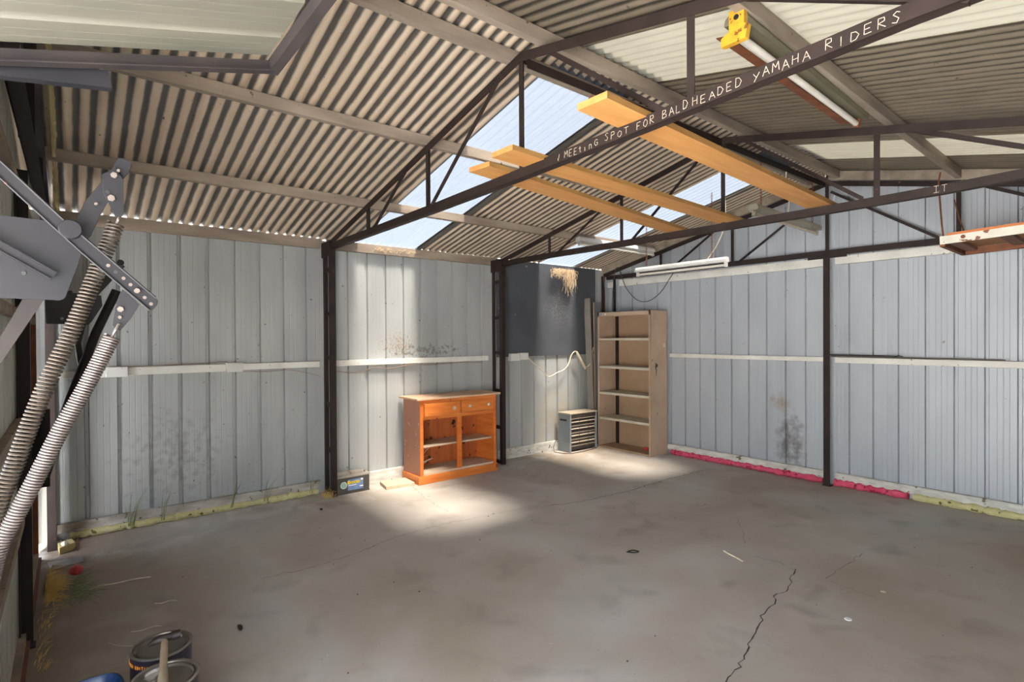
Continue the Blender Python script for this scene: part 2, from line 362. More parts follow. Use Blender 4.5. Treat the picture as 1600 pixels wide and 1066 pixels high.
# concrete floor
def concrete():
    m = bpy.data.materials.new('concrete_floor'); m.use_nodes = True; nt = m.node_tree; P = nt.nodes['Principled BSDF']
    tc = nt.nodes.new('ShaderNodeTexCoord')
    def noise(s, d=6, dist=0):
        n = nt.nodes.new('ShaderNodeTexNoise'); n.inputs['Scale'].default_value = s; n.inputs['Detail'].default_value = d
        n.inputs['Distortion'].default_value = dist
        nt.links.new(tc.outputs['Object'], n.inputs[0]); return n.outputs[0]
    def ramp(i, a, b, ca, cb):
        r = nt.nodes.new('ShaderNodeValToRGB'); e = r.color_ramp.elements
        e[0].position = a; e[1].position = b; e[0].color = ca; e[1].color = cb
        nt.links.new(i, r.inputs[0]); return r.outputs[0]
    def mix(f, a, b, mode='MIX', fac=None):
        x = nt.nodes.new('ShaderNodeMix'); x.data_type = 'RGBA'; x.blend_type = mode
        if fac is not None: x.inputs[0].default_value = fac
        else: nt.links.new(f, x.inputs[0])
        for k, s in ((6, a), (7, b)):
            if isinstance(s, tuple): x.inputs[k].default_value = s
            else: nt.links.new(s, x.inputs[k])
        return x.outputs[2]
    W = (1,1,1,1); K = (0,0,0,1)
    base = ramp(noise(1.1, 8, .3), .36, .66, lin((168,160,150)), lin((187,181,173)))
    base = mix(ramp(noise(.55, 5, .4), .46, .64, K, W), base, lin((160,146,130)))      # brown traffic patches
    base = mix(ramp(noise(2.2, 10, .35), .56, .80, K, (.4,.4,.4,1)), base, lin((184,180,173)))
    base = mix(ramp(noise(2.9, 10, .4), .56, .76, K, (.55,.55,.55,1)), base, lin((124,114,105)))
    base = mix(ramp(noise(60, 3), .70, .74, K, (.6,.6,.6,1)), base, lin((84,74,66)))
    base = mix(ramp(noise(34, 2), .745, .765, K, (.8,.8,.8,1)), base, lin((206,198,184)))
    # soil washed in along the front edge (small y) and white salts along the left wall
    sp = nt.nodes.new('ShaderNodeSeparateXYZ'); nt.links.new(tc.outputs['Object'], sp.inputs[0])
    mr = nt.nodes.new('ShaderNodeMapRange'); mr.inputs[1].default_value = -5.1; mr.inputs[2].default_value = -6.2
    nt.links.new(sp.outputs[1], mr.inputs[0])
    mx = nt.nodes.new('ShaderNodeMapRange'); mx.inputs[1].default_value = 4.0; mx.inputs[2].default_value = 2.0
    nt.links.new(sp.outputs[0], mx.inputs[0])
    ml = nt.nodes.new('ShaderNodeMath'); ml.operation = 'MULTIPLY'
    nt.links.new(mr.outputs[0], ml.inputs[0]); nt.links.new(mx.outputs[0], ml.inputs[1])
    ml2 = nt.nodes.new('ShaderNodeMath'); ml2.operation = 'MULTIPLY'
    nt.links.new(ml.outputs[0], ml2.inputs[0]); nt.links.new(ramp(noise(2.2, 8, .5), .30, .52, (.35,.35,.35,1), W), ml2.inputs[1])
    base = mix(ml2.outputs[0], base, lin((122,105,90)))
    mw = nt.nodes.new('ShaderNodeMapRange'); mw.inputs[1].default_value = 1.0; mw.inputs[2].default_value = .15
    nt.links.new(sp.outputs[0], mw.inputs[0])
    mw2 = nt.nodes.new('ShaderNodeMath'); mw2.operation = 'MULTIPLY'
    nt.links.new(mw.outputs[0], mw2.inputs[0]); nt.links.new(ramp(noise(2.8, 7, 1.0), .50, .66, K, (.8,.8,.8,1)), mw2.inputs[1])
    base = mix(mw2.outputs[0], base, lin((196,192,186)))
    nt.links.new(base, P.inputs['Base Color'])
    P.inputs['Roughness'].default_value = .62
    b = nt.nodes.new('ShaderNodeBump'); b.inputs['Strength'].default_value = .12; b.inputs['Distance'].default_value = .01
    nt.links.new(noise(22, 8), b.inputs['Height']); nt.links.new(b.outputs[0], P.inputs['Normal'])
    return m
M['concrete'] = concrete()

# ------------------------------------------------------------------ the shell
W = 6.08
RX = W/2
SL = .225
def zr(x, e=2.454):                    # roof sheet height above x
    return e + SL*min(x, W - x)
YF = -6.19                             # front wall plane
# floor and ground outside
f = MB(); f.box((-.02, -6.25, -.12), (6.12, .04, 0))
floor_o = struct(obj('floor', f, M['concrete']))
g = MB(); g.quad((-30,-40,-.10),(40,-40,-.10),(40,30,-.10),(-30,30,-.10))
struct(obj('floor_outside', g, M['ground']))
# cracks: thin dark grooves drawn as ribbons lying in the slab
def ribbon(mb, pts, w, z=.0015):
    out = []
    rnd = random.Random(3)
    for (a, b) in zip(pts[:-1], pts[1:]):
        n = max(2, int(math.hypot(b[0]-a[0], b[1]-a[1])/.035))
        for i in range(n):
            t = i/n; out.append((a[0]+(b[0]-a[0])*t + rnd.uniform(-.012,.012), a[1]+(b[1]-a[1])*t + rnd.uniform(-.012,.012)))
    out.append(pts[-1])
    for i in range(len(out)-1):
        a, b = out[i], out[i+1]; dx, dy = b[0]-a[0], b[1]-a[1]; L = math.hypot(dx, dy) or 1
        ww = w*(.5+.8*rnd.random()); nx, ny = -dy/L*ww/2, dx/L*ww/2
        mb.quad((a[0]+nx,a[1]+ny,z),(a[0]-nx,a[1]-ny,z),(b[0]-nx,b[1]-ny,z),(b[0]+nx,b[1]+ny,z))
cracks = [([(1.674,-5.062),(1.696,-4.752),(1.653,-4.402),(1.553,-4.122),(1.541,-3.68)], .0035),
 ([(1.541,-3.68),(1.618,-3.088),(1.724,-2.74)], .0022),
 ([(1.724,-2.74),(1.831,-2.349),(1.886,-1.801),(1.869,-1.16),(1.899,-.489)], .007),
 ([(3.722,-2.37),(3.762,-2.539),(3.82,-2.735),(3.793,-2.804),(3.845,-2.944),(3.856,-3.075),(3.92,-3.271),(3.938,-3.389),(4.0,-3.566),(4.032,-3.68),(4.038,-3.787),(4.1,-3.95)], .006),
 ([(3.735,-2.399),(3.611,-2.349),(3.452,-2.376)], .0025), ([(3.294,-2.207),(3.147,-1.978),(2.962,-1.736)], .002),
 ([(3.899,-1.752),(3.891,-2.166),(3.897,-2.377)], .0025), ([(.383,-3.307),(.849,-3.428),(1.3,-3.468)], .002),
 ([(3.94,-2.394),(4.184,-2.417)], .002)]
for pts, w in cracks:
    cb = MB(); ribbon(cb, pts, w); obj('crack', cb, M['crack'], floor_o, fixn=False)

def rib_profile(t0, t1, phase, pitch=.2065, d=1):
    """(t, depth) of a ribbed wall sheet, ribs recessed outwards"""
    pts = [(t0, 0.0)]
    k = math.floor((t0-phase)/pitch) - 1
    while phase + k*pitch < t1 + pitch:
        c = phase + k*pitch
        for dt, dp in ((-.017,0),(-.010,.024),(.010,.024),(.017,0),(.062,0),(.065,.0012),(.069,0),(.100,0),(.104,.0014),(.109,0),(.141,0),(.144,.0012),(.148,0)):
            t = c + dt
            if t0 < t < t1: pts.append((t, dp))
        k += 1
    pts.append((t1, 0.0))
    return pts
def wall(name, prof, fn, z0, ztop, m):
    mb = MB(); vs = []; fs = []
    for i, (t, dp) in enumerate(prof):
        x, y = fn(t, dp); vs += [(x, y, z0 if not callable(z0) else z0(x,y)), (x, y, ztop(x, y))]
    for i in range(len(prof)-1): fs.append((2*i, 2*i+2, 2*i+3, 2*i+1))
    mb.add(vs, fs)
    return struct(obj(name, mb, m, fixn=False))
wall('wall_left', rib_profile(-6.21, .0, -5.888), lambda t, d: (-d, t), .0, lambda x, y: 2.4505, M['wall_left'])
wall('wall_back', rib_profile(.0, W, 1.3455, .2062), lambda t, d: (t, d), .0, lambda x, y: zr(x)-.012, M['wall_back'])
wall('wall_right', rib_profile(-6.16, .0, -5.888), lambda t, d: (W+d, t), .0, lambda x, y: 2.445, M['wall_left'])
# front wall: gable above the doorways, fixed strip at each corner
wall('wall_front', rib_profile(.0, W, .1), lambda t, d: (t, YF-.03-d), 2.19, lambda x, y: zr(x)+.008, M['door_leaf'])
wall('wall_front_left', rib_profile(0, .335, .1), lambda t, d: (t, YF-.03-d), .0, lambda x, y: 2.24, M['door_leaf'])
wall('wall_front_corner', rib_profile(5.92, W, 5.99), lambda t, d: (t, YF-.03-d), .0, lambda x, y: 2.24, M['door_leaf'])

# roof sheets: corrugated, one sheet per cover width
def corr(name, y0, y1, side, m, dz=0, n=10, x_in=None, kind=True):
    mb = MB(); P = .0762; A = .0085
    ny = max(2, int(round((y1-y0)/P*n)))
    xe = -.07 if side == 'L' else W+.07
    xi = RX-.015 if side == 'L' else RX+.015
    if name.startswith('window'): xi = RX-.11 if side == 'L' else RX+.14
    nx = 1
    vs = []; fs = []
    for j in range(ny+1):
        y = y0+(y1-y0)*j/ny
        h = A*math.cos(2*math.pi*y/P)
        for i in range(2):
            x = xe if i == 0 else xi
            vs.append((x, y, zr(x) + h + dz))
    for j in range(ny): fs.append((2*j, 2*j+1, 2*j+3, 2*j+2))
    mb.add(vs, fs)
    o = obj(name, mb, m, smooth=True, fixn=False)
    return struct(o)
S1, S2 = (-3.77, -3.015), (-1.30, -.56)
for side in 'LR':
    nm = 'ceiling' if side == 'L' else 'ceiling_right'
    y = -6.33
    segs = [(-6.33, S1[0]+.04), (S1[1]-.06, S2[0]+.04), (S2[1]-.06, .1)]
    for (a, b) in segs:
        corr(nm, a, b, side, M['roof'] if side == 'L' else M['roof_right_shaded'], dz=.002)
# lap lines of the steel sheets: a narrow second thickness below each joint
for n_, (a, b, side) in enumerate([(S1[0], S1[1], 'L'), (S2[0], S2[1], 'L'), (S1[0], S1[1], 'R'), (S2[0], S2[1], 'R')]):
    corr('window_%d' % (n_+1), a, b, side, M['sky_clear'] if side == 'L' else M['sky_cream'], dz=.007)
for nm_, yy in (('trim_lap', S1[1]-.02), ('trim_lap_far', S2[1]-.02)):
    lp = MB(); lp.bar((-.05, yy, zr(-.05)-.012), (RX-.12, yy, zr(RX-.12)-.012), .045, .003, (0,1,0)); struct(obj(nm_, lp, M['lap']))
rc = MB()
for s in (-1, 1):
    rc.quad((RX, -6.33, zr(RX)+.03), (RX, .1, zr(RX)+.03), (RX+s*.2, .1, zr(RX)-.2*SL+.018), (RX+s*.2, -6.33, zr(RX)-.2*SL+.018))
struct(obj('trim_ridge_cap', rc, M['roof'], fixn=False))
pl = MB(); pl.box((RX-.16,.002,3.07),(RX+.16,.03,3.11)); pl.box((RX-.06,.002,3.09),(RX+.06,.03,3.17)); pl.box((RX-.06,-6.25,3.09),(RX+.06,-6.2,3.17)); struct(obj('trim_ridge_leak_plug', pl, M['roof']))  # plug boxes added to stop daylight leaking in at the ridge ends
# fascia behind the eaves so that no gap shows under the gutter line
# bottom plates (the skirting timber) and the foam strips squeezed under them
mb = MB(); mb.box((.002,-6.10,.055),(.045,-4.12,.125)); struct(obj('baseboard_left', mb, M['plate_dirty'], bevel=.004))
mb = MB(); mb.box((.002,-4.0,.0),(.045,-2.12,.125)); struct(obj('baseboard_left_middle', mb, M['plate'], bevel=.004))
mb = MB(); mb.box((.002,-1.97,.0),(.045,-.06,.125)); struct(obj('baseboard_left_far', mb, M['plate'], bevel=.004))
mb = MB(); mb.box((.06,-.045,.055),(2.99,-.002,.125)); struct(obj('baseboard_back', mb, M['plate'], bevel=.004))
mb = MB(); mb.box((3.075,-.045,.055),(W,-.002,.125)); struct(obj('baseboard_back_right', mb, M['plate'], bevel=.004))

def foam(name, pts, r0, m, label, rnd):
    # lumpy bead along a line at floor level
    mb = MB(); path = []; rad = []
    for a, b in zip(pts[:-1], pts[1:]):
        L = math.dist(a, b); n = int(L/.025)
        for i in range(n):
            t = i/n
            path.append((a[0]+(b[0]-a[0])*t + rnd.uniform(-.004,.004), a[1]+(b[1]-a[1])*t + rnd.uniform(-.004,.004), r0*.85 + rnd.uniform(-.003,.004)))
            rad.append(r0*rnd.uniform(.66, 1.22))
    mb.tube(path, rad, 9)
    o = obj(name, mb, m, smooth=True)
    return tag(o, label, 'foam strip', 'foam strips at the wall foot')
rn = random.Random(5)
foam('foam_strip', [(.032,-6.0),(.032,-4.12)], .032, M['foam_yellow'], 'yellow foam strip under the left wall timber beside the spring door', rn)
foam('foam_strip', [(1.16,-.045),(2.985,-.045)], .034, M['foam_pink'], 'bright pink foam strip between tall bookcase and brown post', rn)
foam('foam_strip', [(3.08,-.045),(3.72,-.045)], .034, M['foam_pink'], 'pink foam strip to the right of the back wall post', rn)
foam('foam_strip', [(3.73,-.045),(5.4,-.045)], .034, M['foam_yellow'], 'pale yellow foam strip at the far right foot of back wall', rn)

# ------------------------------------------------------------------ girts and purlins
def girt(a, b, m, label, cat='wall rail', name='wall_girt'):
    mb = MB(); mb.box(a, b); return tag(obj(name, mb, m, bevel=.003), label, cat, 'white wall rails')
girt((.002,-6.08,1.205),(.04,-5.69,1.262), M['girt'], 'short white timber rail piece behind the large door spring')
girt((.002,-5.69,1.214),(.045,-4.93,1.278), M['girt'], 'flaking white timber rail, left wall, left of its square block')
girt((.002,-4.925,1.222),(.045,-4.115,1.278), M['girt'], 'white timber rail on left wall ending at first lattice post')
girt((.002,-4.005,1.222),(.045,-2.10,1.279), M['girt'], 'white timber rail on left wall above the orange cabinet')
girt((1.14,-.045,1.232),(2.99,-.002,1.279), M['girt'], 'white middle rail on back wall right of the bookcase')
girt((3.075,-.045,1.224),(W-.05,-.002,1.279), M['girt'], 'white middle rail on back wall carrying the thin steel rod')
girt((.32,-.045,2.196),(2.97,-.002,2.283), M['girt'], 'white upper rail on back wall behind the hanging white light')
girt((3.08,-.045,2.204),(W-.05,-.002,2.283), M['girt'], 'white upper rail on back wall behind the rusty hanging rack')
girt((.115,-.045,2.185),(.215,-.002,2.265), M['girt'], 'short cream rail block in the back corner by the post')

def purlin(x, y0, y1, label, m=None, h=.072, w=.045, dx1=0, group=None):
    mb = MB()
    pts = []
    c0 = x; c1 = x+dx1
    for (c, y) in ((c0, y0), (c1, y1)):
        zt = zr(c) - .0085 - (SL*w/2 if True else 0)
        pts.append((c, y, zt - h/2))
    mb.bar(pts[0], pts[1], h, w, (0,0,1))
    return tag(obj('roof_purlin', mb, m or M['purlin'], bevel=.003), label, 'roof purlin', 'long roof purlins')
mb = MB()
for a, b in ((-6.16,-4.09),(-4.09,-2.06),(-2.06,-.02)):
    pass
def eave(y0, y1, label):
    mb = MB(); mb.box((.002, y0, 2.363), (.05, y1, 2.456))
    return tag(obj('eave_purlin', mb, M['purlin'], bevel=.003), label, 'eave timber')
eave(-6.14,-4.1,'weathered eave timber along left wall top near the door springs')
eave(-4.03,-2.0,'sunlit eave timber over the orange cabinet under clear roof sheet')
purlin(.97, -6.16, -.03, 'lowest long roof purlin above the left wall')
purlin(1.99, -6.16, -.03, 'second long roof purlin up the left roof slope')
purlin(2.93, -6.16, -.03, 'left of the two whitish purlins beside the ridge', dx1=-.04)
purlin(3.20, -6.16, -.03, 'right of the two whitish purlins beside the ridge', dx1=-.06)
purlin(4.23, -6.16, -.03, 'purlin on right roof slope carrying the yellow-ended light', dx1=-.16)
# rake boards under the sheet edge at the back wall
def rake(x0, x1, label):
    mb = MB(); mb.bar((x0,-.135,zr(x0)-.012-.045), (x1,-.135,zr(x1)-.012-.045), .085, .03, (0,0,1))
    return tag(obj('rake_board', mb, M['purlin'], bevel=.003), label, 'timber board')
rake(.10, RX-.02, 'cream sloping board under the left roof edge at back wall')
rake(RX+.02, W-.1, 'cream sloping board under the right roof edge at back wall')
# ridge tie angles
def tie(y0, y1, m, label):
    mb = MB(); mb.angle((RX-.005,y0,3.015),(RX-.005,y1,3.015), .05, (0,0,-1), .005, 1)
    return tag(obj('ridge_tie', mb, m), label, 'steel tie')
tie(-4.03,-2.06, M['steel'], 'brown steel angle tie along the ridge above the longest plank')
tie(-2.0,-.16, M['steel_dark'], 'dark blue-grey steel ridge tie running to the back gable')

# ------------------------------------------------------------------ stroke lettering
FONT = {'A':[[(0,0),(.45,1),(.9,0)],[(.2,.4),(.72,.4)]],'B':[[(0,0),(.05,1),(.6,.95),(.65,.7),(.1,.52),(.7,.42),(.75,.1),(0,0)]],
'D':[[(0,0),(.05,1),(.5,.9),(.8,.5),(.5,.05),(0,0)]],'E':[[(.7,1),(.05,1),(0,0),(.7,0)],[(.02,.5),(.55,.5)]],
'F':[[(.75,1),(.05,1),(0,0)],[(.02,.5),(.5,.5)]],'G':[[(.8,.8),(.5,1),(.1,.8),(0,.4),(.3,0),(.75,.1),(.75,.45),(.45,.45)]],
'H':[[(0,0),(.05,1)],[(.7,0),(.75,1)],[(.02,.5),(.72,.5)]],'I':[[(.3,0),(.33,1)]],'J':[[(.6,1),(.6,.2),(.3,0),(0,.2)]],
'L':[[(.05,1),(0,0),(.65,0)]],'M':[[(0,0),(.1,1),(.45,.4),(.8,1),(.9,0)]],'N':[[(0,0),(.05,1),(.7,0),(.75,1)]],
'O':[[(.4,1),(.05,.7),(.05,.25),(.4,0),(.75,.3),(.75,.75),(.4,1)]],'P':[[(0,0),(.05,1),(.6,.95),(.65,.6),(.05,.5)]],
'R':[[(0,0),(.05,1),(.6,.95),(.62,.62),(.05,.5),(.7,0)]],'S':[[(.7,.85),(.4,1),(.1,.8),(.6,.35),(.4,0),(0,.15)]],
'T':[[(0,1),(.85,1)],[(.42,1),(.4,0)]],'Y':[[(0,1),(.4,.5)],[(.85,1),(.1,0)]],'U':[[(0,1),(.05,.2),(.4,0),(.7,.2),(.75,1)]],
'C':[[(.75,.85),(.4,1),(.05,.7),(.05,.3),(.4,0),(.75,.15)]],'n':[[(0,0),(0,.6),(.5,.6),(.55,0)]],'t':[[(.25,.8),(.25,0),(.5,0)],[(0,.55),(.5,.55)]],
'r':[[(0,0),(0,.6),(.4,.6)]],'u':[[(0,.6),(0,0),(.5,0),(.5,.6)]],'y':[[(0,.6),(.25,.1)],[(.55,.6),(.1,-.4)]],'e':[[(0,.35),(.5,.35),(.4,.6),(.1,.6),(0,.3),(.1,0),(.5,.05)]],
'I2':[[(0,0),(.8,0)],[(.4,0),(.4,1)],[(0,1),(.8,1)]],'v':[[(0,.4),(.2,0),(.7,1)]],'i':[[(.2,0),(.2,.6)]],'o':[[(.3,.6),(0,.3),(.3,0),(.55,.3),(.3,.6)]],'d':[[(.5,1),(.5,0),(0,.1),(.1,.55),(.5,.5)]]}
def letters(mb, word, o, ax, up, width, height, th, nrm, jit=0, rnd=None):
    """stroke letters, each stroke a flat raised bead"""
    o = Vector(o); ax = Vector(ax).normalized(); up = Vector(up).normalized(); nrm = Vector(nrm)
    toks = word if isinstance(word, list) else list(word)
    cw = width/len(toks)
    for i, ch in enumerate(toks):
        if ch == ' ': continue
        jz = rnd.uniform(-jit,jit) if rnd else 0
        sc = 1 + (rnd.uniform(-.12,.12) if rnd else 0)
        for st in FONT[ch]:
            pts = [o + ax*(i*cw + p[0]*cw*.78) + up*((p[1])*height*sc + jz) + nrm*th*.15 for p in st]
            for a, b in zip(pts[:-1], pts[1:]):
                mb.bar(a, b, th, th*.45, up.cross(ax) if False else nrm.cross((b-a).normalized()))
# ------------------------------------------------------------------ trusses
def truss(y, label, zb, m, y_face=-.025, half=False, pieces=None):
    T = thing('roof_truss', label, 'roof truss', (RX, y, 2.35), 'roof trusses')
    yf = y + y_face          # camera-side face
    xs = sorted(zb)
    mb = MB()
    for a, b in zip(xs[:-1], xs[1:]):
        # vertical leg facing the front, horizontal leg along the bottom, running back
        mb.box((0,0,0),(0,0,0)) if False else None
        za, zc = zb[a], zb[b]
        mb.add([(a,yf,za),(b,yf,zc),(b,yf,zc+.052),(a,yf,za+.052),(a,yf+.005,za),(b,yf+.005,zc),(b,yf+.005,zc+.052),(a,yf+.005,za+.052)],
               [(0,1,2,3),(5,4,7,6),(3,2,6,7),(1,0,4,5)])
        mb.add([(a,yf,za),(b,yf,zc),(b,yf+.05,zc),(a,yf+.05,za),(a,yf,za+.005),(b,yf,zc+.005),(b,yf+.05,zc+.005),(a,yf+.05,za+.005)],
               [(0,3,2,1),(4,5,6,7),(3,7,6,2)])
    bc = obj('bottom_chord', mb, m, T, fixn=False)
    def ztop(x): return 2.36 + .222*min(x, W-x) - .004
    for s, (xa, xb) in enumerate(((.10, RX), (W-.10, RX))):
        mb = MB()
        mb.add([(xa,yf,ztop(xa)-.05),(xb,yf,ztop(xb)-.05),(xb,yf,ztop(xb)),(xa,yf,ztop(xa)),(xa,yf+.005,ztop(xa)-.05),(xb,yf+.005,ztop(xb)-.05),(xb,yf+.005,ztop(xb)),(xa,yf+.005,ztop(xa))],
               [(0,1,2,3),(5,4,7,6),(3,2,6,7),(1,0,4,5),(0,3,7,4),(1,5,6,2)])
        mb.add([(xa,yf,ztop(xa)-.005),(xb,yf,ztop(xb)-.005),(xb,yf+.05,ztop(xb)-.005),(xa,yf+.05,ztop(xa)-.005),(xa,yf,ztop(xa)),(xb,yf,ztop(xb)),(xb,yf+.05,ztop(xb)),(xa,yf+.05,ztop(xa))],
               [(0,3,2,1),(4,5,6,7),(3,7,6,2)])
        obj('top_chord', mb, m, T, fixn=False)
    def zbot(x):
        for a, b in zip(xs[:-1], xs[1:]):
            if a <= x <= b: return zb[a] + (zb[b]-zb[a])*(x-a)/(b-a)
        return zb[xs[-1]]
    for x in (1.065, 2.035, 3.035, 4.07, 5.0):
        mb = MB(); mb.angle((x-.017, yf+.006, zbot(x)+.02), (x-.017, yf+.006, ztop(x)-.02), .034, (1,0,0), .004, 1)
        obj('vertical_strut', mb, m, T)
    for (xa, za, xb, zb_) in pieces or []:
        mb = MB(); mb.angle((xa, yf+.012, za), (xb, yf+.012, zb_), .025, (0,0,1), .004, -1)
        obj('diagonal_brace', mb, m, T)
    return T, bc, yf
dg = [(2.88,2.975,2.10,2.38),(1.80,2.735,1.22,2.38),(3.20,2.975,3.98,2.38),(4.28,2.72,4.92,2.40)]
tr1, bc1, yf1 = truss(-4.06, 'nearest long roof truss, its bottom chord scrawled with white words', {.16:2.335, 1.0:2.338, 2.15:2.345, 3.0:2.357, 3.8:2.376, 4.3:2.392, 4.8:2.41, W-.16:2.40}, M['steel'], pieces=dg)
tr2, bc2, yf2 = truss(-2.03, 'middle roof truss whose bottom chord reads IT', {.16:2.335, 1.1:2.335, 2.0:2.325, 3.0:2.318, 3.8:2.312, 4.4:2.315, 4.8:2.325, W-.16:2.33}, M['steel'],
    pieces=[(2.84,2.91,2.15,2.35),(1.83,2.71,1.17,2.35),(3.2,2.95,3.98,2.36),(4.20,2.74,5.0,2.36)])
tr3, bc3, yf3 = truss(-.10, 'far roof truss standing against the back gable wall', {.16:2.295, 3.0:2.293, 3.98:2.285, W-.16:2.29}, M['steel'],
    pieces=[(2.66,2.68,2.10,2.31),(3.06,2.91,3.97,2.30),(1.8,2.70,1.2,2.32),(4.2,2.73,5.0,2.32)])
tr0, bc0, yf0 = truss(-6.11, 'front roof truss behind the door springs', {.16:2.33, W-.16:2.33}, M['steel_dark'],
    pieces=[(2.88,2.975,2.10,2.38),(1.80,2.735,1.22,2.38)])
# white lettering on the near truss
rl = random.Random(11)
def zc1(x):
    ks = sorted({.16:2.335, 1.0:2.338, 2.15:2.345, 3.0:2.357, 3.8:2.376, 4.3:2.392, 4.8:2.41}.items())
    for a, b in zip(ks[:-1], ks[1:]):
        if a[0] <= x <= b[0]: return a[1] + (b[1]-a[1])*(x-a[0])/(b[0]-a[0])
    return 2.41
for word, x0, x1 in ((['v'],3.325,3.345),('MEEtinG',3.372,3.594),('SPOT',3.633,3.775),('FOR',3.813,3.912),('BALD',3.943,4.068),('HEADED',4.082,4.287),('YAMAHA',4.326,4.52),('RIDERS',4.564,4.775)):
    lt = MB(); letters(lt, word, (x0, yf1, zc1(x0)+.009), (1,0,(zc1(x1)-zc1(x0))/(x1-x0)), (0,0,1), (x1-x0)*1.04, .031, .0020, (0,-1,0), .004, rl)
    obj('lettering', lt, M['white_paint'], bc1)
lt = MB(); letters(lt, ['I2','T'], (4.361, yf2, 2.326), (1,0,0), (0,0,1), .076, .038, .0028, (0,-1,0))
obj('lettering', lt, M['white_paint'], bc2)

# ------------------------------------------------------------------ posts
def lattice_post(y, label):
    T = thing('lattice_post', label, 'steel post', (.15, y, 0), 'lattice posts on the left wall')
    for x, d in ((.055, 1), (.245, -1)):
        mb = MB(); mb.angle((x, y-.02, 0), (x, y-.02, 2.37), .045 if d > 0 else .05, (d,0,0), .005, d)
        obj('upright', mb, M['steel'], T)
    for z in (.02,.43,.866,1.313,1.73,2.15):
        mb = MB(); mb.box((.06,y-.012,z-.018),(.24,y+.02,z+.018)); obj('batten_plate', mb, M['steel'], T)
    mb = MB(); mb.box((.05,y-.034,2.27),(.26,y-.026,2.41)); obj('gusset', mb, M['steel'], T)
    return T
lattice_post(-4.06, 'brown lattice post on left wall between battery and spring door')
lattice_post(-2.03, 'brown lattice post on left wall right of the orange cabinet')
lattice_post(-6.10, 'dark lattice post in the front left corner')
def simple_post(p, z1, a, label, m, w=.06):
    T = thing('steel_post', label, 'steel post', (p[0], p[1], 0))
    mb = MB(); mb.angle((p[0]-w/2, p[1], 0), (p[0]-w/2, p[1], z1), w, (1,0,0), .006, 1); obj('upright', mb, m, T)
    mb = MB(); mb.box((p[0]-w/2-.01, p[1]-.01, 0), (p[0]+w/2+.01, p[1]+w+.01, .006)); obj('base_plate', mb, m, T)
    return T
gp = simple_post((3.034,-.135), 2.30, .06, 'brown steel post in the middle of the back wall', M['steel'])
mb = MB(); mb.box((2.86,-.142,2.262),(3.22,-.134,2.30)); obj('cleat', mb, M['steel_dark'], gp)
simple_post((.24,-.050), 2.30, .06, 'dark steel post in the back corner behind the bookcase', M['steel_dark'], .042)
simple_post((.055,-.075), 2.36, .06, 'dark corner post hard against left wall behind leaning boards', M['steel_dark'])
simple_post((1.74,-6.184), 2.33, .05, 'dark mullion post between the closed front door bays', M['steel_dark'], .05)
simple_post((3.47,-6.24), 2.33, .06, 'steel jamb post carrying the near door springs', M['steel'], .08)

# ------------------------------------------------------------------ planks lying on the trusses
def plank(a, b, w, t, label, m=None):
    T = thing('timber_plank', label, 'plank', (a[0], a[1], a[2]), 'pine planks across the trusses')
    d = (Vector(b)-Vector(a)).normalized()
    side = Vector((0,0,1)).cross(d)
    mb = MB(); mb.bar(Vector(a)+Vector((0,0,t/2)), Vector(b)+Vector((0,0,t/2)), w, t, side)
    o = obj('board', mb, M['plank'], T)
    o.data.materials.append(M['plank_edge'])
    for p in o.data.polygons:
        if abs(p.normal.dot(side)) > .7: p.material_index = 1
    return T
plank((3.795,-4.345,2.430),(3.715,-1.80,2.366), .155, .028, 'widest and longest pine plank, nearest the ridge, across two trusses')
plank((3.15,-4.30,2.412),(3.065,-1.80,2.372), .16, .026, 'middle pine plank of three lying across the trusses')
plank((2.885,-4.25,2.409),(2.555,-1.77,2.375), .16, .026, 'leftmost pine plank of three, nearest the left wall')

# ------------------------------------------------------------------ black board on the left wall
mb = MB(); mb.box((.006,-1.95,1.255),(.022,-.20,2.452)); bb = tag(obj('wall_board', mb, M['mesh_board']), 'black perforated board fixed to left wall above the heater', 'wall board')
mb = MB()
for k in range(100):
    pass

# ------------------------------------------------------------------ fluorescent lights
def chain(T, x, y, z0, z1, m, pitch=.028):
    mb = MB(); n = int((z1-z0)/pitch)
    for i in range(n):
        z = z0 + (i+.5)*(z1-z0)/n; ring = []
        for k in range(11):
            a = 2*math.pi*k/10
            u_, v_ = math.cos(a)*.008, math.sin(a)*.018
            ring.append((x+(u_ if i % 2 else 0), y+(0 if i % 2 else u_), z+v_))
        mb.tube(ring, .0022, 5, caps=False)
    obj('chain', mb, m, T, smooth=True)
def batten(p0, p1, label, mbody, mtube, up=(0,0,1), w=.062, h=.05, tube_r=.013, tube_drop=.03, refl=None, caps=None, tside=0):
    p0 = Vector(p0); p1 = Vector(p1); d = (p1-p0).normalized(); U = Vector(up); U = (U-d*U.dot(d)).normalized(); S = d.cross(U)
    T = thing('fluorescent_light', label, 'ceiling light', p0, 'fluorescent lights')
    prof = [(0,-w/2),(h*.55,-w/2),(h,-w/2*.7),(h,w/2*.7),(h*.55,w/2),(0,w/2)]
    mb = MB(); mb.sweep(prof, p0, p1, U); obj('body', mb, mbody, T, bevel=.0015)
    a = p0 + d*.035 - U*tube_drop + S*tside; b = p1 - d*.035 - U*tube_drop + S*tside
    mb = MB(); mb.tube([a, b], tube_r, 14); obj('tube', mb, mtube, T, smooth=True)
    for q, s in ((p0, 1), (p1, -1)):
        c = q + d*s*.018
        mb = MB(); mb.bar(c - U*(tube_drop+.018) + S*tside, c + U*.002 + S*tside*.5, .026, .032, d)
        obj('lampholder', mb, caps or mbody, T, bevel=.002)
    return T, d, U, S
L2, *_ = batten((1.30,-.9,2.235),(2.42,-.9,2.235), 'white batten light hanging parallel to back wall above bookcase', M['batten_white'], M['tube'])
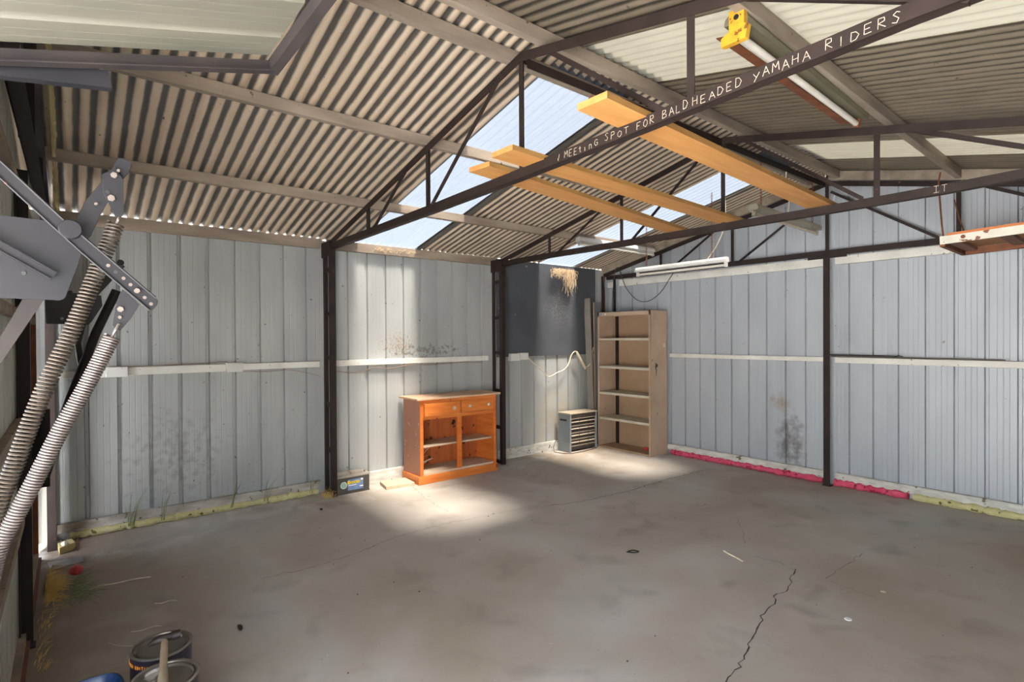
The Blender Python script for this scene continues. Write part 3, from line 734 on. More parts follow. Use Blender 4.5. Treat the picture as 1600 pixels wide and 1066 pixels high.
chain(L2, 1.44,-.9, 2.285, 2.772, M['rust']); chain(L2, 2.25,-.9, 2.285, 2.952, M['rust'])
L3, *_ = batten((3.02,-1.555,2.545),(3.02,-.31,2.52), 'dusty grey light hanging on chains end-on below the planks', M['batten_grey'], M['tube_old'], w=.085, h=.05)
chain(L3, 3.02,-1.42, 2.592, 3.02, M['rust']); chain(L3, 3.02,-.42, 2.57, 3.01, M['rust'])
nl = Vector((-SL,0,1)).normalized(); nr = Vector((SL,0,1)).normalized()
L4, *_ = batten((1.07,-1.62,zr(1.07)-.145),(1.07,-.28,zr(1.07)-.145), 'white light fixed under the lowest purlin above the heater', M['batten_white'], M['tube'], up=nl, w=.07)
L1, d1, U1, S1_ = batten((4.135,-3.86,zr(4.135)-.125),(4.055,-2.30,zr(4.055)-.122), 'old light with yellow lampholder fixed beside right slope purlin', M['batten_olive'], M['tube'], up=nr, w=.10, h=.045, tube_r=.016, tube_drop=.028, caps=M['rust'])
mb = MB(); mb.bar(Vector((4.06,-3.83,zr(4.06)-.15)), Vector((3.99,-2.32,zr(3.99)-.145)), .004, .055, nr); obj('reflector', mb, M['rust'], L1)
mb = MB(); c = Vector((4.14,-3.885,zr(4.14)-.13))
mb.prism([c+Vector(v) for v in ((-.055,0,-.075),(.05,0,-.075),(.06,0,-.02),(.045,0,-.015),(.045,0,.055),(-.02,0,.055),(-.02,0,-.025),(-.055,0,-.04))], (0,.03,0))
yc = obj('end_cap', mb, M['yellow_cap'], L1, bevel=.002); 
yc['label'] = 'yellow end lampholder'
mb = MB(); mb.disc(c+Vector((.013,-.001,.02)), (0,-1,0), .011, .002); obj('hole', mb, M['black'], yc)

# ------------------------------------------------------------------ hanging rack
RY0, RY1 = -1.02, -.42
R = thing('hanging_rack', 'rusty hanging rack with chipped white front rail and wooden top', 'rack', (4.6,-.7,2.16))
def rz(x): return 2.158 + (x-4.15)*.035
mb = MB(); mb.bar((4.15,RY0,rz(4.15)+.03),(5.55,RY0,rz(5.55)+.03), .06, .006, (0,0,1)); obj('front_rail', mb, M['rack_white'], R)
mb = MB(); mb.bar((4.15,RY1,rz(4.15)+.0),(5.55,RY1,rz(5.55)+.0), .05, .04, (0,0,1)); obj('rear_rail', mb, M['rust'], R)
mb = MB(); mb.bar((4.165,RY0,rz(4.15)+.01),(4.165,RY1,rz(4.15)+.0), .05, .03, (0,0,1)); obj('end_rail', mb, M['rust'], R)
for x in (4.22, 4.50, 4.80, 5.1):
    mb = MB(); mb.bar((x+.0,RY0,rz(x)+.022),(x+.0,RY1,rz(x)+.012), .025, .07, (0,0,1)); obj('slat', mb, M['rack_brown'], R)
mb = MB(); mb.prism([(4.19,RY0-.005,rz(4.19)+.058),(5.55,RY0-.005,rz(5.55)+.058),(5.55,RY1+.02,rz(5.55)+.05),(4.19,RY1+.02,rz(4.19)+.05)], (0,0,.018)); obj('top_board', mb, M['rack_wood'], R)
mb = MB(); mb.prism([(4.19,RY0+.01,rz(4.19)+.038),(5.55,RY0+.01,rz(5.55)+.038),(5.55,RY1,rz(5.55)+.03),(4.19,RY1,rz(4.19)+.03)], (0,0,.012)); obj('under_board', mb, M['rack_wood_under'], R)
mb = MB(); mb.disc((4.285,RY0-.003,rz(4.28)+.035),(0,-1,0),.014,.008,6); obj('bolt', mb, M['rust'], R)
mb = MB(); mb.tube([(4.045,-.55,2.80),(4.035,-.56,2.72),(4.08,-.72,2.55),(4.145,-.95,2.32),(4.175,RY0,2.17)], .006, 7); obj('hanger_rod', mb, M['rust'], R, smooth=True)
mb = MB(); mb.tube([(4.07,-.25,2.62),(4.12,-.35,2.45),(4.2,RY1,2.20)], .005, 7); obj('hanger_rod', mb, M['rust'], R, smooth=True)

# ------------------------------------------------------------------ steel bookcase
bx0, bx1, by0, by1, bh = .236, 1.112, -.395, -.055, 1.826
B = thing('bookcase', 'tall brown steel bookcase with five open bays in back corner', 'bookcase', (.68,-.2,0))
mb = MB(); mb.box((bx1-.004,by0,0),(bx1,by1,bh)); mb.box((bx1-.03,by0,0),(bx1,by0+.004,bh)); obj('side_panel', mb, M['shelf_steel'], B)
mb = MB(); mb.box((bx0,by0,0),(bx0+.004,by1,bh)); mb.box((bx0,by0,0),(bx0+.03,by0+.004,bh)); sp = obj('side_panel', mb, M['shelf_steel'], B)
mb = MB()
for z in range(60):
    mb.box((bx0+.004,by0+.02,.12+z*.028),(bx0+.0052,by0+.028,.128+z*.028))
sl_ = obj('slots', mb, M['steel_dark'], sp); sl_['kind'] = 'stuff'
mb = MB(); mb.box((bx0+.05,by1-.03,0.02),(bx0+.09,by1-.006,bh-.05)); obj('back_upright', mb, M['steel_dark'], B)
mb = MB(); mb.box((bx0+.004,by1-.004,.0),(bx1-.004,by1-.001,bh-.002)); obj('back_panel', mb, M['shelf_inside'], B)
mb = MB(); mb.box((bx0,by0,bh-.004),(bx1,by1,bh)); mb.box((bx0,by0,bh-.055),(bx1,by0+.004,bh)); obj('top_panel', mb, M['shelf_steel'], B)
for z in (1.48,1.105,.755,.415):
    mb = MB(); mb.box((bx0+.006,by0+.006,z-.003),(bx1-.006,by1-.006,z)); mb.box((bx0+.03,by0+.006,z-.032),(bx1-.012,by0+.01,z))
    obj('shelf', mb, M['shelf_board'], B)
mb = MB(); mb.box((bx0+.004,by0+.01,.0),(bx1-.004,by1-.004,.02)); obj('bottom_shelf', mb, M['shelf_inside'], B)
mb = MB(); mb.lathe([(.0001,0),(1,0),(1,.001),(.0001,.001)], (0,0,0), 24); mb.v = [(bx0+.065+v[0]*.03, by0-.0006-v[2], bh-.027+v[1]*.013) for v in mb.v]
ov = obj('badge', mb, M['lab_white'], B)
mb = MB(); mb.lathe([(.0001,0),(1,0),(1,.001),(.0001,.001)], (0,0,0), 24); mb.v = [(bx0+.065+v[0]*.027, by0-.0016-v[2], bh-.027+v[1]*.0108) for v in mb.v]
ob = obj('badge_field', mb, mat('badge_blue', (40,62,120), None, rough=.4), ov); ob['label'] = 'blue oval'
mb = MB(); mb.tube([(bx0+.065+dx, by0-.003, bh-.027+dz) for dx, dz in ((-.017,-.004),(-.013,.006),(-.008,.005),(-.006,-.002),(.0,.002),(.004,-.003),(.008,.002),(.014,-.003),(.016,.006))], .0012, 5); obj('script', mb, M['lab_white'], ob)
mb = MB(); mb.disc((bx0+.14,by0,bh-.028),(0,-1,0),.012,.001); obj('sticker', mb, M['lab_white'], B)
mb = MB(); mb.box((bx1,-.14,1.36),(bx1+.001,-.09,1.41)); obj('sticker', mb, M['leaf'], B)
mb = MB(); mb.tube([(bx1+.001,-.272,1.11),(bx1+.001,-.262,1.14),(bx1+.001,-.285,1.16),(bx1+.001,-.295,1.12),(bx1+.001,-.283,1.07),(bx1+.001,-.29,.99)], [.012,.014,.014,.012,.008,.003], 6); mb.v = [(bx1+.0012 if v[0] > bx1+.001 else bx1, v[1], v[2]) for v in mb.v]; obj('black_spray_mark', mb, M['black'], B)
# small red block lying in the bottom bay
mb = MB(); mb.box((.83,-.19,.021),(.90,-.14,.055)); tag(obj('red_block', mb, M['red'], bevel=.008), 'small red block lying in the bottom bay of bookcase', 'block')

# leaning boards left of the bookcase
def leaning(p_bot, p_top, w, t, dirw, m, medge, label):
    T = thing('leaning_board', label, 'board', p_bot)
    mb = MB(); mb.bar(p_bot, p_top, w, t, dirw); o = obj('panel', mb, m, T)
    if medge:
        W_ = Vector(dirw).normalized()
        mb = MB(); mb.bar(Vector(p_bot)-W_*(w/2+.004), Vector(p_top)-W_*(w/2+.004), .008, t+.002, dirw); obj('edging', mb, medge, T)
    return T
leaning((.17,-.43,.01), (.05,-.40,2.03), .09, .018, (.93,.3,0), M['grey_board'], None, 'tall grey board leaning beside the bookcase')
leaning((.178,-.30,.01), (.085,-.235,1.98), .09, .018, (.8,.55,0), M['slate'], M['edge_pine'], 'dark slate-coloured board with pale pine edge leaning behind bookcase')

# ------------------------------------------------------------------ cabinet
cx0, cx1, cy0, cy1, ch = .05, .395, -3.23, -2.265, .88
Cb = thing('sideboard', 'orange pine cabinet with two drawers and open shelves', 'cabinet', (.22,-2.75,0))
mb = MB(); mb.box((cx0,cy0-.02,0),(cx1+.015,cy1+.02,.085)); obj('plinth', mb, M['wood_h'], Cb, bevel=.006)
mb = MB(); mb.box((cx0,cy0,.085),(cx1,cy0+.022,ch-.02)); obj('side_panel', mb, M['wood_side'], Cb)
mb = MB(); mb.box((cx0,cy1-.022,.085),(cx1,cy1,ch-.02)); obj('side_panel', mb, M['wood'], Cb)
mb = MB(); mb.box((cx0,cy0+.022,.085),(cx0+.008,cy1-.022,ch-.02)); obj('back_panel', mb, M['wood_back'], Cb)
mb = MB(); mb.box((cx0-.02,cy0-.045,ch-.02),(cx1+.04,cy1+.045,ch)); obj('top', mb, M['wood_dust'], Cb, bevel=.004)
mb = MB(); mb.box((cx0+.008,cy0+.022,.085),(cx1-.004,cy1-.022,.105)); obj('bottom_board', mb, M['dust_shelf'], Cb)
mb = MB(); mb.box((cx0+.008,cy0+.022,.36),(cx1-.05,cy1-.022,.378)); obj('shelf', mb, M['dust_shelf'], Cb)
ym = (cy0+cy1)/2
mb = MB(); mb.box((cx1-.02,ym-.028,.105),(cx1,ym+.028,.865)); obj('centre_stile', mb, M['wood'], Cb)
for y0_, y1_ in ((cy0+.0,cy0+.035),(cy1-.035,cy1)):
    mb = MB(); mb.box((cx1,y0_,.085),(cx1+.012,y1_,ch-.02)); obj('stile', mb, M['wood'], Cb)
mb = MB(); mb.box((cx1-.02,cy0+.02,ch-.055),(cx1+.008,cy1-.02,ch-.02)); obj('top_rail', mb, M['wood_h'], Cb)
mb = MB(); mb.box((cx1-.02,cy0+.02,.655),(cx1+.006,cy1-.02,.69)); obj('drawer_rail', mb, M['wood_h'], Cb)
for k, (y0_, y1_) in enumerate(((cy0+.035, ym-.02), (ym+.02, cy1-.035))):
    pull = .03 if k == 0 else 0
    mb = MB(); mb.box((cx1-.24+pull,y0_,.695),(cx1+.016+pull,y1_,.825)); dr = obj('drawer', mb, M['wood_h'], Cb, bevel=.004)
    mb = MB(); mb.box((cx1+.016+pull,y0_+.035,.72),(cx1+.020+pull,y1_-.035,.80)); obj('field', mb, M['wood_h'], dr, bevel=.003)
    ks = (y1_-.09,) if k == 0 else (y0_+.09, y1_-.09)
    for ky in ks:
        mb = MB(); mb.lathe([(.0001,0),(.008,0),(.008,.012),(.018,.02),(.019,.03),(.012,.037),(.0001,.038)], (cx1+.018+pull, ky, .76), 16, (1,0,0)); obj('knob', mb, M['knob'], dr, smooth=True)
# cobweb strands on the cabinet side and in the left bay
mb = MB(); rw = random.Random(4)
for k in range(22):
    a = Vector((cx0+.05+rw.random()*.2, cy0+.03, .12+rw.random()*.1)); b = a + Vector((rw.uniform(0,.14), rw.uniform(.02,.14), rw.uniform(.02,.18)))
    mb.tube([a, (a+b)/2+Vector((0,0,-.01)), b], .0008, 4)
for k in range(14):
    a = Vector((cx0+.03+rw.random()*.3, cy0-.001, .15+rw.random()*.5)); b = a + Vector((rw.uniform(-.03,.03), 0, rw.uniform(-.03,.03)))
    mb.tube([a, b], .0009, 4)
wb = obj('cobweb', mb, M['web'], Cb); wb['kind'] = 'stuff'

# ------------------------------------------------------------------ battery, paver
Bt = thing('car_battery', 'black car battery with blue and yellow label by lattice post', 'battery', (.15,-3.87,0))
q0, q1, r0, r1 = -4.03, -3.695, .06, .215
mb = MB(); mb.box((r0,q0,0),(r1,q1,.155)); obj('case', mb, M['battery'], Bt, bevel=.004)
mb = MB(); mb.box((r0-.005,q0-.005,.155),(r1+.006,q1+.006,.175)); obj('lid', mb, M['battery_lid'], Bt, bevel=.003)
for a, b in ((q0+.02,q0+.15),(q0+.16,q0+.28)):
    mb = MB(); mb.box((r0+.03,a,.175),(r1-.03,b,.192)); obj('vent_cover', mb, M['battery_lid'], Bt, bevel=.004)
mb = MB(); mb.lathe([(.009,0),(.008,.018),(.0001,.018)], (r1-.05,q1-.03,.175), 12); obj('terminal', mb, M['bolt'], Bt, smooth=True)
mb = MB(); mb.box((r1-.004,q0,.0),(r1+.005,q1,.012)); obj('foot_rail', mb, M['battery'], Bt)
mb = MB(); mb.box((r1,q0+.115,.028),(r1+.001,q0+.27,.132)); lb = obj('label', mb, M['lab_blue'], Bt)
mb = MB(); mb.box((r1+.001,q0+.112,.088),(r1+.002,q0+.14,.122)); mb.box((r1+.001,q0+.112,.09),(r1+.0018,q0+.235,.114)); yl = obj('logo_block', mb, M['lab_yellow'], lb)
mb = MB(); letters(mb, ['C','e','n','t','u','r','y'], (r1+.002,q0+.135,.093), (0,1,0), (0,0,1), .098, .021, .0024, (1,0,0)); obj('lettering', mb, M['lab_dark'], lb)
mb = MB(); mb.box((r1+.001,q0+.245,.112),(r1+.0018,q0+.268,.13)); mb.box((r1+.001,q0+.235,.05),(r1+.0018,q0+.268,.062)); mb.box((r1+.001,q0+.12,.072),(r1+.0018,q0+.2,.079)); obj('white_patch', mb, M['lab_white'], lb)
mb = MB(); mb.disc((r1,q0+.075,.085),(1,0,0),.033,.001,28); s_ = obj('round_sticker', mb, M['lab_white'], Bt)
mb = MB(); mb.disc((r1+.001,q0+.075,.085),(1,0,0),.028,.001,28); obj('centre', mb, M['lab_green'], s_)
mb = MB(); c0 = [(.10,-3.53),(.335,-3.575),(.365,-3.275),(.13,-3.26)]
mb.prism([(x,y,0) for x, y in c0], (0,0,.032)); tag(obj('paver', mb, M['paver'], bevel=.003), 'flat pale concrete paver on the floor beside the cabinet', 'paver')

# ------------------------------------------------------------------ heater
H = thing('bar_heater', 'grey portable bar heater with dusty top beside bookcase', 'heater', (.22,-.66,0))
hx0, hx1, hy0, hy1, hh = .07, .285, -.97, -.47, .50
mb = MB(); mb.box((hx0,hy0,.02),(hx1-.02,hy1,hh-.012)); obj('body', mb, M['heater_dark'], H, bevel=.01)
mb = MB(); mb.box((hx0-.005,hy0-.008,0),(hx1,hy0+.02,hh-.01)); mb.box((hx0+.02,hy0-.014,.0),(hx1,hy0-.004,.12)); e_ = obj('side_cheek', mb, M['heater'], H, bevel=.008)
mb = MB(); mb.box((hx0+.03,hy0-.0095,.40),(hx1-.06,hy0-.007,.425)); obj('hand_slot', mb, M['black'], e_)
mb = MB(); mb.box((hx0-.005,hy1-.02,0),(hx1,hy1+.008,hh-.01)); obj('side_cheek', mb, M['heater'], H, bevel=.008)
mb = MB(); mb.box((hx0-.008,hy0-.01,hh-.012),(hx1+.004,hy1+.01,hh+.008)); obj('top', mb, M['heater_top'], H, bevel=.006)
mb = MB(); mb.box((hx1-.03,hy0+.02,hh-.07),(hx1-.004,hy1-.02,hh-.012)); obj('control_strip', mb, M['heater_dark'], H)
for k in range(4):
    z = .385 - k*.088
    mb = MB(); mb.sweep([(0,-.03),(.012,-.038),(.012,.038),(0,.03)], (hx1-.05,hy0+.025,z), (hx1-.05,hy1-.025,z), (1,0,0)); 
    mb.box((hx1-.045,hy0+.025,z-.034),(hx1-.04,hy1-.025,z+.034)); obj('reflector', mb, M['reflector'], H)
    mb = MB(); mb.tube([(hx1-.015,hy0+.03,z+.0),(hx1-.015,hy1-.03,z+.0)], .008, 10); obj('element', mb, M['tube_old'], H, smooth=True)
for z in (.43,.34,.25,.165,.08):
    mb = MB(); mb.tube([(hx1-.003,hy0+.02,z),(hx1-.003,hy1-.02,z)], .003, 6); obj('guard_wire', mb, M['heater_top'], H, smooth=True)
for y_ in (hy0+.17,hy0+.34):
    mb = MB(); mb.tube([(hx1-.003,y_,.06),(hx1-.003,y_,hh-.06)], .0022, 6); obj('guard_wire', mb, M['heater_dark'], H, smooth=True)
mb = MB(); mb.tube([(.07,-.95,.10),(.06,-1.02,.13),(.10,-1.10,.06),(.14,-1.12,.008),(.28,-1.08,.006),(.34,-1.0,.006),(.35,-.8,.006),(.32,-.6,.006),(.31,-.5,.006)], .0045, 7); obj('power_cord', mb, M['cable_dark'], H, smooth=True)

# ------------------------------------------------------------------ sockets, cords
def outlet(y0, y1, z0, z1, label, cat='power outlet', x0=.045, d=.03):
    T = thing('power_outlet', label, cat, (x0,(y0+y1)/2,(z0+z1)/2))
    mb = MB(); mb.box((x0-.04,y0,z0),(x0+d,y1,z1)); o = obj('box', mb, M['batten_white'], T, bevel=.004)
    return T, o
t_, o_ = outlet(-1.775,-1.64,1.205,1.295,'left of two white outlet boxes at the foot of black board')
t_, o_ = outlet(-1.63,-1.495,1.215,1.30,'right white outlet box with cream cord plugged in')
t_, o_ = outlet(-5.77,-5.63,1.205,1.285,'small white junction box on left wall rail near door springs', 'junction box')
t_, o_ = outlet(-4.93,-4.80,1.208,1.288,'white cover block on left wall rail mid-bay', 'junction box')
def spline(pts, n=8):
    P = [Vector(p) for p in pts]; out = []
    for i in range(len(P)-1):
        a = P[max(i-1,0)]; b = P[i]; c = P[i+1]; d = P[min(i+2,len(P)-1)]
        for k in range(n):
            t = k/n
            out.append(.5*((2*b)+(c-a)*t+(2*a-5*b+4*c-d)*t*t+(3*b-a-3*c+d)*t**3))
    out.append(P[-1]); return out
mb = MB(); mb.tube(spline([(.08,-1.51,1.24),(.085,-1.42,1.17),(.085,-1.31,1.10),(.08,-1.19,1.0),(.08,-1.13,.985),(.08,-1.0,1.03),(.08,-.89,1.06),(.08,-.80,1.13),(.08,-.74,1.25),(.09,-.69,1.30),(.1,-.64,1.29)]), .007, 8)
EC = thing('extension_cord', 'cream extension cord looping below the black board', 'cord', (.08,-1.1,1.1)); obj('cable', mb, M['cable_white'], EC, smooth=True)
mb = MB(); mb.tube([(.10,-.655,1.285),(.10,-.645,1.27),(.11,-.51,1.075),(.11,-.50,1.06)], [.014,.018,.018,.014], 12); obj('handset', mb, M['cable_white'], EC, smooth=True)
mb = MB(); mb.tube(spline([(.11,-.515,1.10),(.11,-.46,1.09),(.12,-.39,1.16),(.11,-.36,1.26),(.1,-.33,1.35)]), .006, 8); obj('tail', mb, M['cable_white'], EC, smooth=True)
# thin wires
def wire(pts, r, m, label, cat='wire', name='loose_wire'):
    mb = MB(); mb.tube(spline(pts), r, 6); return tag(obj(name, mb, m, smooth=True), label, cat)
wire([(.3,-.16,1.85),(.30,-.16,2.0),(.33,-.16,2.3),(.36,-.16,2.42),(.40,-.16,2.44),(.44,-.16,2.38),(.55,-.17,2.15),(.75,-.2,1.98),(.95,-.22,1.95),(1.15,-.24,2.05),(1.3,-.25,2.22),(1.34,-.25,2.27)], .005, M['cable_dark'], 'dark loose wire hanging in a loop above the bookcase')
wire([(.15,-.17,2.36),(.2,-.2,2.15),(.22,-.22,1.9),(.2,-.2,1.6)], .004, M['cable_brown'], 'thin brown wire hanging in the back corner')
wire([(2.36,-.86,2.97),(2.38,-.87,2.8),(2.37,-.87,2.6),(2.30,-.89,2.42),(2.2,-.9,2.29)], .005, M['cable_white'], 'cream flex falling from roof to the hanging white light', 'flex', 'light_flex')
wire([(3.02,-.95,3.0),(3.0,-.93,2.85),(3.04,-.95,2.72),(3.03,-.95,2.6)], .005, M['cable_white'], 'cream flex dropping to the dusty grey chain light', 'flex', 'light_flex')
wire([(.062,-4.80,1.21),(.06,-4.6,1.20),(.06,-4.4,1.205),(.06,-4.2,1.16),(.062,-4.12,1.13)], .003, M['cable_brown'], 'thin wire sagging under left wall rail, left of first lattice post')
wire([(.055,-4.0,1.19),(.055,-3.9,1.165),(.055,-3.72,1.15),(.055,-3.55,1.20),(.055,-3.4,1.18),(.055,-3.15,1.21),(.055,-2.9,1.2),(.055,-2.5,1.212),(.055,-2.2,1.20)], .004, M['cable_brown'], 'thin wire sagging under the rail above the cabinet')
wire([(.055,-5.75,1.29),(.055,-5.5,1.285),(.055,-5.2,1.29),(.055,-5.05,1.295),(.055,-4.95,1.30),(.06,-4.92,1.285),(.06,-4.93,1.22)], .0035, M['cable_brown'], 'thin wire lying along top of the left wall rail')
mb = MB(); mb.tube([(3.05,-.06,1.292),(4.36,-.06,1.287)], .006, 8); tag(obj('steel_rod', mb, M['bolt'], smooth=True), 'thin steel rod lying on the middle rail of back wall', 'rod')
mb = MB(); mb.tube([(3.02,-.07,1.305),(3.62,-.07,1.303)], .005, 8); mb.tube([(3.58,-.05,1.285),(3.62,-.07,1.31),(3.66,-.08,1.30)], .004, 6); tag(obj('steel_rod', mb, M['steel_dark'], smooth=True), 'short dark rod with bent end lying by the back post', 'rod')

# ------------------------------------------------------------------ nest of straw under skylight edge
def strands(name, n, gen, m, rad, parent=None):
    mb = MB()
    for i in range(n): mb.tube(gen(i), rad, 4, caps=False)
    return obj(name, mb, m, parent, smooth=True)
rs = random.Random(21)
def nest(i):
    y = -1.12 + .42*rs.random()**.7; x = .04+rs.random()*.10
    L = (.05 + .1*rs.random()) if y < -.88 else (.1+.24*rs.random())
    p = [Vector((x, y, 2.385+rs.uniform(-.01,.02)))]
    for k in range(4):
        p.append(p[-1] + Vector((rs.uniform(-.015,.02), rs.uniform(-.035,.035), -L/4*rs.uniform(.4,1.3))))
    return p
tag(strands('bird_nest', 230, nest, M['straw'], .0017), 'ragged straw bird nest hanging under the clear sheet above black board', 'nest', kind='stuff')
def nest2(i):
    y = -3.55 + .5*rs.random(); p = [Vector((.055, y, 2.40+rs.uniform(0,.03)))]
    for k in range(3): p.append(p[-1]+Vector((rs.uniform(0,.01), rs.uniform(-.03,.03), rs.uniform(-.02,.014))))
    return p
tag(strands('straw_tuft', 60, nest2, M['straw'], .0015), 'thin straw wisps on the eave timber above cabinet', 'straw', kind='stuff')
def nest3(i):
    y = -3.45 + .16*rs.random(); p = [Vector((3.0+rs.uniform(-.05,.0), y, 3.0+rs.uniform(-.03,.02)))]
    for k in range(4): p.append(p[-1]+Vector((rs.uniform(-.03,.02), rs.uniform(-.03,.03), rs.uniform(-.035,.01))))
    return p
tag(strands('dry_grass_clump', 70, nest3, M['straw_brown'], .0016), 'reddish dry grass clump caught at the ridge above the planks', 'dry grass', kind='stuff')

# ------------------------------------------------------------------ raised tilt door (overhead panel)
D = thing('tilt_door', 'raised garage door panel overhead at top left', 'garage door', (4.6,-6.19,2.1))
ca, sa = math.cos(math.radians(14.8)), math.sin(math.radians(14.8))
ox, oy, oz = 3.52, -5.472, 2.319                       # inner left lower corner of the frame
def dp(u, s, h=0):                                     # u across the door, s outwards along the leaf, h above it
    return (ox+u, oy - s*ca - h*sa*0, oz - s*sa + h)
DW, DL = 2.35, 2.1
mb = MB(); prof = rib_profile(.02, DW-.02, .16, .205); vs = []; fs = []
for t, d_ in prof:
    vs += [dp(t, .03, .05+d_*.6), dp(t, DL, .05+d_*.6)]
for i in range(len(prof)-1): fs.append((2*i,2*i+1,2*i+3,2*i+2))
mb.add(vs, fs); obj('leaf_sheet', mb, M['door_panel'], D, fixn=False)
mb = MB(); mb.sweep([(0,0),(.03,0),(.03,.004),(.004,.004),(.004,.04),(0,.04)], dp(0,0), dp(0,DL), (1,0,0)); obj('side_rail', mb, M['steel_dark'], D)
mb = MB(); mb.sweep([(0,0),(-.03,0),(-.03,-.004),(-.004,-.004),(-.004,-.04),(0,-.04)], dp(DW,0), dp(DW,DL), (1,0,0)); obj('side_rail', mb, M['steel_dark'], D)
for s_ in (0, .0):
    pass
mb = MB(); mb.bar(dp(0,.012,.02), dp(DW,.012,.02), .04, .028, (0,0,1)); obj('end_rail', mb, M['steel_dark'], D)
mb = MB(); mb.bar(dp(0,DL-.012,.02), dp(DW,DL-.012,.02), .04, .028, (0,0,1)); obj('end_rail', mb, M['steel_dark'], D)
mb = MB(); mb.bar(dp(0,1.15,.02), dp(DW,1.15,.02), .04, .03, (0,0,1)); obj('cross_rail', mb, M['steel_dark'], D)
mb = MB(); mb.sweep([(0,0),(.045,0),(.045,.004),(.004,.004),(.004,.03),(0,.03)], (3.49,-5.885,2.172), (3.49,-6.35,2.105), (0,0,1)); obj('lift_arm', mb, M['blue_steel'], D)

# ------------------------------------------------------------------ closed door bays in the front wall
F = thing('front_door_leaf', 'closed ribbed door leaf at far left edge beside the springs', 'garage door', (1.9,YF,0))
prof = rib_profile(.40, 3.36, .45, .205); vs = []; fs = []
for t, d_ in prof: vs += [(t, YF+.0-d_, .03), (t, YF+.0-d_, 2.26)]
for i in range(len(prof)-1): fs.append((2*i,2*i+2,2*i+3,2*i+1))
mb = MB(); mb.add(vs, fs); obj('leaf_sheet', mb, M['door_leaf'], F, fixn=False)
for z in (.04,.62,1.10,1.62,2.24):
    mb = MB(); mb.box((.40,YF+.002,z-.022),(3.36,YF+.03,z+.022)); obj('rail', mb, M['purlin'], F)
for x in (.42,3.34):
    mb = MB(); mb.box((x-.02,YF+.002,.02),(x+.02,YF+.03,2.26)); obj('stile', mb, M['rust'], F)
# little bit of timber sill on the floor
mb = MB(); mb.box((.4,YF-.02,0),(3.36,YF+.045,.022)); tag(obj('door_sill', mb, M['rack_brown']), 'brown strip on the floor under the closed front door leaf', 'sill')

# ------------------------------------------------------------------ tilt door mechanism, near side
def PX(u, v, x):
    """place an outline vertex of the lever gear (read off the photograph) on its own vertical plane x"""
    d = FW + RT*((u-800)/853.96) - UP*((v-533)/853.96)
    return CP + d*((x-CP.x)/d.x)
def gear_poly(pts, x): return [PX(u, v, x) for u, v in pts]
G = thing('door_spring_gear', 'blued steel lever gear with two long springs, left foreground', 'door mechanism', (3.5,-6.1,0))
TX = Vector((-.006,0,0))
mb = MB(); mb.prism(gear_poly([(-75,328),(0,336),(69,344),(100,362),(127,398),(122,415),(105,458),(103,464),(99,468),(93,470),(85,469),(-75,463)], 3.49), TX)
obj('side_plate', mb, M['blue_steel'], G, bevel=.0008)
mb = MB()
a, b = PX(-40,363,3.515), PX(84,432,3.515); mb.sweep([(-.011,0),(.011,0),(.011,.012),(.008,.012),(.008,.003),(-.008,.003),(-.008,.012),(-.011,.012)], a, b, (0,-.4,.9)); obj('plate_channel', mb, M['blue_steel'], G)
mb = MB(); mb.disc(PX(73,429,3.508),(1,0,0),.006,.006,8); obj('bolt', mb, M['bolt'], G)
mb = MB(); mb.disc(PX(37,427,3.4905),(1,0,0),.005,.002,10); obj('hole', mb, M['black'], G)
# lower strut (flat bar down to the jamb)
mb = MB(); mb.prism(gear_poly([(36,466),(70,466),(-20,600),(-70,640),(-70,570),(0,528)], 3.475), TX); obj('strut', mb, M['steel_dark'], G)
# upper lever with bracket
mb = MB(); mb.prism(gear_poly([(118,345),(132,316),(176,262),(184,247),(192,247),(204,253),(206,258),(201,270),(186,287),(160,330),(142,368),(125,390),(112,372)], 3.47), TX); ar = obj('upper_lever', mb, M['blue_steel'], G, bevel=.0008)
mb = MB(); mb.prism(gear_poly([(159,273),(170,268),(180,262),(193,282),(193,336),(187,340),(180,339),(161,300)], 3.478), TX*-.6); br = obj('upper_bracket', mb, M['blue_steel'], G, bevel=.0006)
for u, v, r in ((178,274,.008),(174,310,.009),(185,267,.004),(150,319,.004)):
    mb = MB(); mb.disc(PX(u,v,3.482),(1,0,0),r,.006,10 if r < .006 else 6); obj('bolt', mb, M['bolt'], G, bevel=.0006)
mb = MB(); mb.disc(PX(168,300,3.482),(1,0,0),.005,.002,10); obj('hole', mb, M['black'], G)
# main lever: channel with lips
mb = MB(); mb.prism(gear_poly([(-70,190),(0,251),(101,345),(243,465),(247,470),(246,476),(240,483),(234,485),(127,394),(73,345),(0,278),(-70,215)], 3.52), TX); ml_ = obj('main_lever', mb, M['blue_steel'], G, bevel=.0008)
mb = MB(); mb.tube([PX(u,v,3.524) for u, v in ((-70,190),(0,251),(101,345),(243,465))], .0028, 6); mb.tube([PX(u,v,3.524) for u, v in ((-70,215),(0,278),(73,345),(127,394),(234,485))], .0028, 6); obj('lip', mb, M['bolt'] if False else M['blue_steel'], ml_, smooth=True)
for u, v in ((169,415),(181,425),(193,435),(204,445),(226,465),(236,475)):
    mb = MB(); mb.disc(PX(u,v,3.5205),(1,0,0),.0045,.0015,12); obj('hole', mb, M['bolt'] if u != 181 else M['black'], ml_)
mb = MB(); mb.disc(PX(214,454.5,3.5205),(1,0,0),.0075,.007,6); obj('bolt', mb, M['bolt'], ml_, bevel=.0006)
mb = MB(); mb.lathe([(.0001,0),(.0245,0),(.0245,.008),(.022,.011),(.0001,.011)], PX(110,359,3.52), 28, (1,0,0)); obj('pivot_disc', mb, M['blue_steel'], G, smooth=True)
